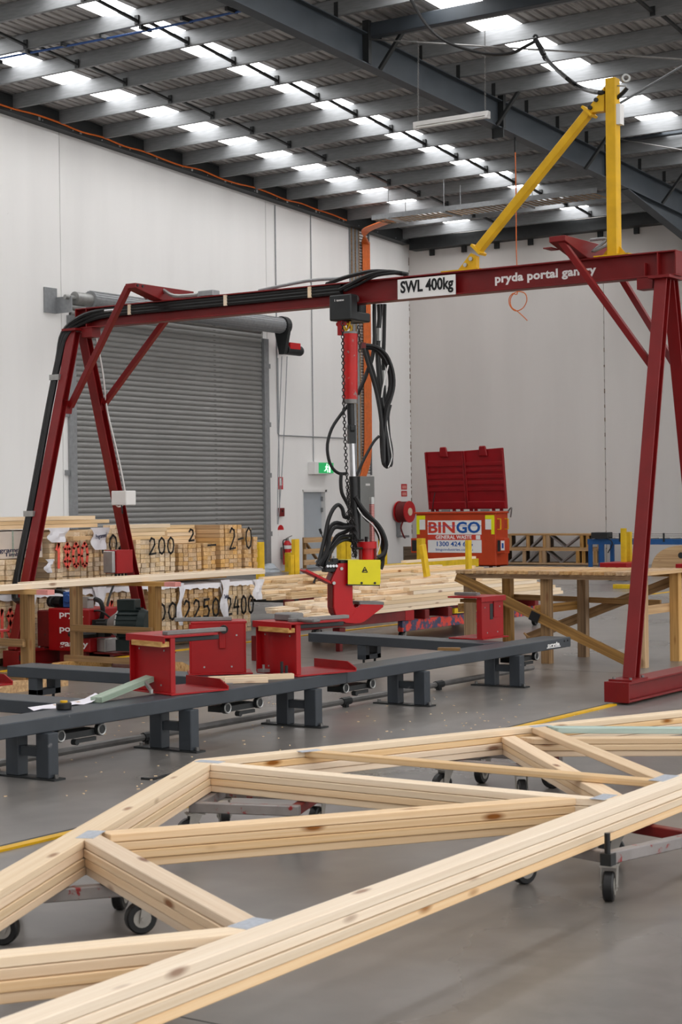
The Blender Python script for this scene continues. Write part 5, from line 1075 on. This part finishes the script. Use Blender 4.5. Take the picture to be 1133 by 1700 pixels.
text('sign_lettering', 'GO', (sL+tw*.54, fy-.0075, zS[1]+.05), (1,0,0), (0,0,1), hgt-.09, M_BINBLUE, bi, tw*.44, .03)
B().box(sL+.0, sR, fy-.009, fy-.0065, zS[1]+hgt*.60, zS[1]+hgt*.63).build('scratch', M_BINBLUE, bi)
text('sign_lettering', 'GENERAL WASTE', (sL+tw*.15, fy-.0075, zS[2]+.03), (1,0,0), (0,0,1), .09, M_LET, bi, tw*.67, .02)
B().box(sR-tw*.1, sR-tw*.02, fy-.0085, fy-.0065, zS[2]+.015, zS[1]-.015).build('sign_icon', M_SIGN, bi)
text('sign_lettering', '1300 424 646', (sL+tw*.17, fy-.0075, zS[2]-.155), (1,0,0), (0,0,1), .115, M_BINBLUE, bi, tw*.67, .02)
text('sign_lettering', 'bingoindustries.com.au', (sL+tw*.15, fy-.0075, zS[2]-.27), (1,0,0), (0,0,1), .06, M_BINBLUE, bi, tw*.69, .006)
for x0, x1, s in ((bx0+.01, bx0+.27, 1), (bx1-.28, bx1-.02, -1)):
    e0, e1 = (x0, x0+.09) if s > 0 else (x1-.09, x1)
    B().box(x0, x1, fy-.005, fy, zt-.14, zt-.04).box(e0, e1, fy-.005, fy, zt-.52, zt-.14).build('corner_marking', M_HIVIS, bi)
    B().box((e1+.0) if s > 0 else x0, x1 if s > 0 else e0, fy-.004, fy, zt-.4, zt-.145).build('label', M_WHITE, bi)
for x, s in ((bx0, -1), (bx1, 1)):
    xa_, xb_ = (x-.2, x-.002) if s < 0 else (x+.002, x+.24)
    b = B().box(xa_, xb_, 38.05, 38.09, .42, .8).box(xa_, xb_, 38.09, 38.3, .76, .8).box(xa_, xb_, 38.09, 38.3, .42, .46).box(xa_ if s < 0 else xb_-.03, xa_+.03 if s < 0 else xb_, 38.09, 38.3, .46, .76); b.build('fork_pocket', M_BIN, bi, bev=.01)
    B().box(xa_+.03, (xb_-.02) if s < 0 else xa_+.11, 38.044, 38.048, .47, .75).build('pocket_opening', M_DARK, bi)
    if s > 0: B().box(xa_+.13, xb_-.01, 38.042, 38.048, .5, .74).build('label', M_SIGN, bi); B().box(xa_+.155, xb_-.03, 38.039, 38.042, .55, .68).build('label_symbol', M_BINBLUE, bi)
for y in (38.12, 38.5): B().tube([(bx1+.002, y, 1.28), (bx1+.09, y, 1.28), (bx1+.09, y, 1.02), (bx1+.002, y, 1.02)], .018, 6, 0).build('side_handle', M_YEL, bi)
B().tube([(bx1+.03, YD, zt+.05), (bx1+.1, YD, zt+.12), (bx1+.16, YD-.05, zt+.11), (bx1+.1, YD, zt-.1)], .02, 6).build('lid_stay', M_STEELD, bi)
B().tube([(bx0+.12, YD, zt+.02), (bx0+.2, YD-.1, zt+.3), (bx0+.26, YD-.1, zt+.55)], .012, 5).build('lid_strap', M_DARK, bi)
# sleepers and leaning frame on the left
sl = (-25.298,39.312,0); sr = (-24.657,39.938,0)
for k, l in ((0, 'lower of two dark weathered sleepers stacked by the hose reel'), (1, 'upper of two dark weathered sleepers stacked by the hose reel')):
    tag(board('timber_sleeper', (sl[0]+.1, sl[1]+.9, .13+.261*k), (sr[0]-.15, sr[1]+.55, .13+.261*k), .4, .255, M_SLEEP), l, 'timber')
pf = thing('pallet', (-26.281,37.717,0), 'open timber pallet standing on edge in front of the grey door', 'frame')
y0, y1 = (-25.6,36.078,0.513)[1], (-25.6,37.381,0.475)[1]; fx = -25.6
for z in (.79, .50, .22): board('slat', (fx, y0, z), (fx, y1, z), .03, .13, M_OLDL, pf)
for y in (y0+.08, y1-.08): board('post', (fx-.04, y, 0), (fx-.04, y, .86), .045, .09, M_OLD, pf, (1,0,0))
board('diagonal', (fx-.05, y0+.08, .78), (fx-.05, y0+.62, .3), .03, .09, M_OLD, pf, (1,0,0))
bt_ = thing('yellow_post', (-25.9,35.834,0.288), 'short yellow guard post beside the extinguisher', 'post')
pq = (-25.9,35.857,0.134); B().box(pq[0]-.07, pq[0]+.07, pq[1]-.12, pq[1]+.14, 0, .48).build('post', M_STAKE, bt_, bev=.01); B().box(pq[0]-.12, pq[0]+.12, pq[1]-.18, pq[1]+.2, 0, .012).build('base', M_STAKE, bt_)
gb = thing('plastic_bag_heap', (-26,35.449,0.148), 'grey crumpled bag on the floor under the extinguisher', 'bag')
rr = random.Random(8); v = []; f = []
for i in range(7):
    for j in range(10):
        t1_, t2_ = math.pi*i/6/2, 2*math.pi*j/10; R = .2*(1+.3*rr.random()); v.append((-26.2+R*math.sin(t1_)*math.cos(t2_), (-26,35.398,0.15)[1]+1.5*R*math.sin(t1_)*math.sin(t2_), .19*math.cos(t1_)*(1+.2*rr.random())+.002))
for i in range(6):
    for j in range(10): f.append((i*10+j, (i+1)*10+j, (i+1)*10+(j+1) % 10, i*10+(j+1) % 10))
B().add(v, f).build('bag', M_DOOR, gb)
# floor trusses stacked against the far wall
x0, x1 = (-22.83,41.6,0.368)[0], (-20.058,41.6,0.381)[0]
for tier in (0, 1):
    for dpt in range(8):
        z0 = .02+.41*tier; y = 41.6+.105*dpt; sh = .12*tier-.04*dpt
        ft = thing('floor_truss', ((x0+x1)/2, y, z0), ('upper' if tier else 'lower')+' tier floor truss with zigzag metal webs, '+('front', 'second', 'third', 'fourth', 'fifth', 'sixth', 'seventh', 'rear')[dpt]+' of its tier by the far wall', 'truss', 'floor trusses by the far wall')
        board('chord', (x0+sh, y, z0+.022), (x1+sh, y, z0+.022), .09, .044, M_OLDL, ft); board('chord', (x0+sh, y, z0+.385), (x1+sh, y, z0+.385), .09, .044, M_OLDL, ft)
        L = x1-x0
        for u in (.02, .22, .40, .44, .80, .86, .98): board('upright', (x0+sh+L*u, y, z0+.045), (x0+sh+L*u, y, z0+.362), .09, .05+.03*(u in (.44, .8)), M_OLDL if dpt == 0 else M_SLEEP, ft, (0,1,0))
        for a, c in ((.05,.2),(.25,.38),(.47,.62),(.62,.78)):
            za, zc = (.05, .36) if a in (.05, .25, .62) else (.36, .05)
            B().bar((x0+sh+L*a, y-.02, z0+za), (x0+sh+L*c, y-.02, z0+zc), .006, .045).build('metal_web', M_CAST, ft)
# blue roller conveyor on the right
cx0 = (-19.848,40.6,0.489)[0]; cz = (-19.437,40.6,0.676)[2]
cv = thing('roller_conveyor', (cx0+2.5, 40.9, 0), 'blue steel roller conveyor frame along the far wall at right', 'conveyor')
B().box(cx0, cx0+6, 40.6, 40.66, cz-.09, cz+.05).box(cx0, cx0+6, 41.2, 41.26, cz-.09, cz+.05).build('side_rail', M_BLUEC, cv)
for x in (cx0+.02, cx0+.35, cx0+3, cx0+5.8):
    for y in (40.6, 41.2): B().box(x, x+.1, y, y+.06, 0, cz-.09).build('leg', M_BLUEC, cv)
for k in range(19): B().cyl((cx0+.2+k*.3, 40.66, cz+.04), (cx0+.2+k*.3, 41.2, cz+.04), .03, 10).build('roller', M_STEELD, cv, smooth=True)
for z in (.12, .17): B().box(cx0+.5, cx0+6, 40.58, 40.6, cz+z, cz+z+.012).build('top_rail', M_STEELD, cv)
for k in range(5): B().box(cx0+.9+k*1.2, cx0+.94+k*1.2, 40.57, 40.6, cz-.02, cz+.2).build('rail_bracket', M_DARK, cv)
B().box(cx0+.15, cx0+.62, 40.5, 40.8, cz+.06, cz+.22).build('controller', M_DARK, cv, bev=.01)
B().tube([(cx0+.55, 40.55, cz+.1), (cx0+.75, 40.5, cz-.05), (cx0+.6, 40.55, cz-.3)], .015, 6).build('cable', M_BLACK, cv)
# red flat trolleys near the conveyor
for (px0, px1, Y_, l) in (((-16.1,33.5,0.339), (-15.477,33.5,0.32), 33.5, 'low red flat trolley with two yellow stakes behind the trestle table'), ((-14.598,34,0.31), (-13.892,34,0.317), 34.0, 'low red flat trolley at the right edge behind the plywood disc')):
    tr_ = thing('flat_trolley', ((px0[0]+px1[0])/2, Y_, 0), l, 'trolley')
    z = px0[2]; B().box(px0[0], px1[0], Y_, Y_+.9, z-.06, z+.05).build('deck', M_JIG, tr_, bev=.01)
    for x in (px0[0]+.15, px1[0]-.12):
        for y in (Y_+.2, Y_+.75): castor((x, y, 0), .9, tr_, (z-.06)/.152)
    if l.startswith('low red flat trolley with'):
        for q, h_ in (((-15.792,34,0.812), (-15.796,34,1.107)[2]), ((-15.805,34.3,0.805), (-15.809,34.3,1.025)[2])): B().box(q[0]-.05, q[0]+.05, q[1], q[1]+.1, z+.05, h_).build('stake', M_STAKE, tr_, bev=.004)
yo = (-14.473,30.686,0)
tag(B().box(yo[0], yo[0]+.55, yo[1], yo[1]+.14, .0, .08).build('yellow_block', M_STAKE, bev=.005), 'yellow painted timber block lying on the floor beyond the trestle table', 'timber')
dc = thing('plywood_disc', (-15.615,36.5,0.143), 'tan half round plywood sheet with a hole at the right edge', 'plywood')
c_ = (-15.515,36.5,0.077); R_ = .6
B().prism([(c_[0]+R_*1.25*math.cos(t), 36.5, .0+(c_[2]+R_)*(max(0, math.sin(t))**.7)) for t in [math.pi*k/24 for k in range(25)]], (0, .03, 0)).build('panel', M_OLDL, dc)
hc = (-15.535,36.49,0.455); B().cyl((hc[0], 36.495, hc[2]), (hc[0], 36.499, hc[2]), .07, 12).build('hole', M_DARK, dc)

# ================================================================ ROOF TRUSSES ON DOLLIES (foreground)
def clip(poly, p, n):
    out = []; p = V(p); n = V(n)
    for i in range(len(poly)):
        a, c = poly[i], poly[(i+1) % len(poly)]; da, dc_ = (a-p).dot(n), (c-p).dot(n)
        if da <= 0: out.append(a)
        if da*dc_ < 0: out.append(a+(c-a)*(da/(da-dc_)))
    return out
def member(name, p, q, w, z, t, mat, par, clips=()):
    p, q = V((p[0], p[1])), V((q[0], q[1])); d = (q-p).normalized(); n = V((-d.y, d.x))
    poly = [p-n*w/2, q-n*w/2, q+n*w/2, p+n*w/2]
    for cp, cn in clips: poly = clip(poly, cp, cn)
    c = (p+q)/2; me = bpy.data.meshes.new(name); m = len(poly); L2 = lambda k: ((k-c).dot(d), (k-c).dot(n))
    v = [(*L2(k), 0) for k in poly]+[(*L2(k), t) for k in poly]
    me.from_pydata(v, [], [tuple(range(m))[::-1], tuple(range(m, 2*m))]+[(i, (i+1) % m, (i+1) % m+m, i+m) for i in range(m)]); me.materials.append(mat)
    o = bpy.data.objects.new(name, me); COL.objects.link(o); o.parent = par; P = POS[par.name]
    o.matrix_basis = Matrix(((d.x, n.x, 0, c.x-P.x), (d.y, n.y, 0, c.y-P.y), (0, 0, 1, z-P.z), (0, 0, 0, 1)))
    b = o.modifiers.new('edge', 'BEVEL'); b.width = .003; b.segments = 1
    return o
BC0, BC1 = V((-3.188, 1.4)), V((-3.435, 13.4)); bcd = (BC1-BC0).normalized(); bcn = V((-bcd.y, bcd.x)); WB = .098
bl = BC0+bcn*WB/2     # far (left) edge of the bottom chord
APX = V((-5.745, 7.095)); dl = V((.408, -.913)).normalized(); dr = V((.385, .923)).normalized(); WT = .12
nl = V((-dl.y, dl.x)) if V((-dl.y, dl.x)).x > 0 else V((dl.y, -dl.x)); nr_ = V((-dr.y, dr.x)) if V((-dr.y, dr.x)).x > 0 else V((dr.y, -dr.x))
lin_ = APX+nl*WT; rin_ = APX+nr_*.095   # inner edges
CL_BC = (bl, -bcn); CL_L = (lin_, -nl); CL_R = (rin_, -nr_)
def plate(par, c, d, w, hh, z):
    d = V((*d, 0)).normalized(); B().obox((c[0], c[1], z+.0008), d*w/2, V((-d.y, d.x, 0))*hh/2, (0,0,.0008)).build('nail_plate', M_PLATE, par)
rr = random.Random(5)
names = ['bottom roof truss of the foreground stack resting on the dollies', 'second roof truss up in the foreground stack', 'third roof truss up in the foreground stack, under the top one', 'top roof truss of the foreground stack with zinc nail plates showing']
TZ = .207; TT = .0336
for k in range(4):
    z = TZ+k*.0360; jx, jy = rr.uniform(-.007,.007), rr.uniform(-.008,.008); t = thing('roof_truss', (-4.2, 7.0, z), names[k], 'truss'); t.location = (-4.2+(jx if k < 3 else 0), 7.0+(jy if k < 3 else 0), z)
    top = k == 3
    mats = lambda: (M_PINE, M_PINEC, M_PINE)[rr.randrange(3)]
    member('bottom_chord', BC0, BC1, WB, z, TT, M_PINEC if top else mats(), t)
    off = rr.uniform(-.004, .004)
    a = APX+nl*WT/2; member('top_chord', a-dl*.3, a+dl*6.3, WT-.001*(k % 2), z, TT, M_PINEC if top else mats(), t, [CL_BC, (APX, V((0, 1)))])
    a = APX+nr_*.0475; member('top_chord', a-dr*.3, a+dr*6.6, .095-.001*(k % 2), z, TT, M_PINEC if top else mats(), t, [CL_BC, (APX, V((0, -1)))])
    wL = .09
    member('web', (-4.85, 5.26), (-3.15, 4.28), wL, z, TT, mats(), t, [CL_L, CL_BC])
    bis = (V((-3.41, 7.08)), V((.35, .94)))
    member('web', (-4.87, 5.16), (-3.25, 7.43), wL, z, TT, mats(), t, [CL_L, CL_BC, (V((-4.70, 5.27)), V((-.43, -.9))), (V((-3.44, 7.02)), V((-.2, .98)))])
    member('web', (-5.75, 7.035), (-3.2, 7.035), wL, z, TT, mats(), t, [CL_L, CL_R, CL_BC, (V((-3.44, 7.02)), V((.2, -.98)))])
    member('web', (-4.3, 2.93), (-3.25, 4.40), wL, z, TT, mats(), t, [CL_L, CL_BC, (V((-3.46, 4.41)), V((.52, .86)))])
    if top:
        member('web', (-5.6, 7.66), (-3.2, 7.66), .075, z, TT, M_PINE, t, [CL_R, CL_BC])
        member('web', (-4.95, 9.28), (-3.2, 7.54), .09, z, TT, M_PINE, t, [CL_R, CL_BC, (V((-3.55, 7.7)), V((0, -1)))])
        member('web', (-4.9, 9.08), (-3.1, 9.98), .09, z, TT, M_GRNP, t, [CL_R, CL_BC, (V((-4.70, 9.155)), V((-.4, -.9)))])
    else:
        member('web', (-5.0, 9.05), (-3.2, 7.06), wL, z, TT, mats(), t, [CL_R, CL_BC, (V((-3.44, 7.085)), V((0, -1)))])
        member('web', (-5.0, 8.76), (-3.1, 9.92), wL, z, TT, mats(), t, [CL_R, CL_BC, (V((-4.72, 8.90)), V((-.3, -.95)))])
    zp = z+TT
    for c, d, w, hh in (((-4.795, 5.24), dl, .16, .075), ((-5.625, 7.06), (1, .1), .15, .07), ((-3.335, 4.38), bcd, .14, .075), ((-3.40, 7.09), bcd, .15, .07)): plate(t, c, d, w, hh, zp)
    if top:
        for c, d, w, hh in (((-5.40, 7.64), dr, .13, .06), ((-4.80, 9.16), dr, .13, .06), ((-3.385, 7.72), bcd, .2, .075)): plate(t, c, d, w, hh, zp)
        B().obox((-3.30, 7.92, zp+.001), bcd.to_3d()*.02, (.03,0,0), (0,0,.001)).build('green_mark', paint('marker_green', (60, 170, 70), .6), t)
def dolly(P, cast, l, post=True):
    P = [V((p[0], p[1], 0)) for p in P]; c = sum(P, V())/4
    t = thing('truss_dolly', c, l, 'dolly'); z = .178
    for i in range(4):
        a, b_ = P[i], P[(i+1) % 4]; d = (b_-a).normalized()
        B().bar(a-d*.025+V((0,0,z)), b_+d*.025+V((0,0,z)), .05, .05).build('frame_rail', M_DOLLY, t, bev=.004) if i % 2 == 0 else B().bar(a+d*.026+V((0,0,z)), b_-d*.026+V((0,0,z)), .05, .048).build('frame_rail', M_DRED if i == 1 else M_DOLLY, t, bev=.004)
    for p, a in zip(P, cast): castor(p-V((math.cos(a), math.sin(a), 0))*.03, a, t)
    return t, P
t, P = dolly([(-3.17, 6.66), (-3.02, 7.24), (-3.46, 7.36), (-3.61, 6.77)], [1.9, 2.4, .6, 1.2], 'worn grey and red castor dolly under the right end of the trusses')
B().cyl(P[0]+V((.005, -.03, .15)), P[0]+V((.005, -.03, .285)), .013, 10).build('stop_post', M_BLACK, t)
B().box(P[0].x-.02, P[0].x+.03, P[0].y-.05, P[0].y+.0, .15, .2).build('post_socket', M_DARK, t)
dolly([(-4.80, 4.79), (-4.47, 5.21), (-4.84, 5.48), (-5.10, 5.12)], [.5, 1.0, 2.0, 1.6], 'castor dolly under the lower left node of the trusses')
dolly([(-5.46, 6.73), (-4.97, 6.90), (-5.13, 7.33), (-5.62, 7.16)], [.9, .3, 1.8, 2.4], 'castor dolly under the peak of the trusses')
dolly([(-5.12, 8.6), (-4.64, 8.62), (-4.66, 9.1), (-5.14, 9.08)], [1.2, 2.2, .4, 1.6], 'castor dolly under the far part of the trusses, mostly hidden')
# stray scraps on the floor
rc = random.Random(21); b = B()
for k in range(170):
    x, y = rc.uniform(-8.9, -5.9), rc.uniform(6.5, 13.0); a = rc.uniform(0, 3); l_ = rc.uniform(.004, .012)
    b.obox((x, y, .002), (l_*math.cos(a), l_*math.sin(a), 0), (-.004*math.sin(a), .004*math.cos(a), 0), (0, 0, .0018))
tag(b.build('wood_chips', M_PINEC), 'pale wood chips scattered on the floor along the long bench', 'wood chips', kind='stuff')
sc = thing('black_strap', (-6.955,8.248,0), 'short black strap lying flat on the floor behind the truss peak', 'strap')
B().tube([(-7.022,8.139,0.006), (-6.941,8.158,0.006), (-6.963,8.281,0.006), (-6.967,8.39,0.006)], .008, 6).build('strap', M_BLACK, sc)
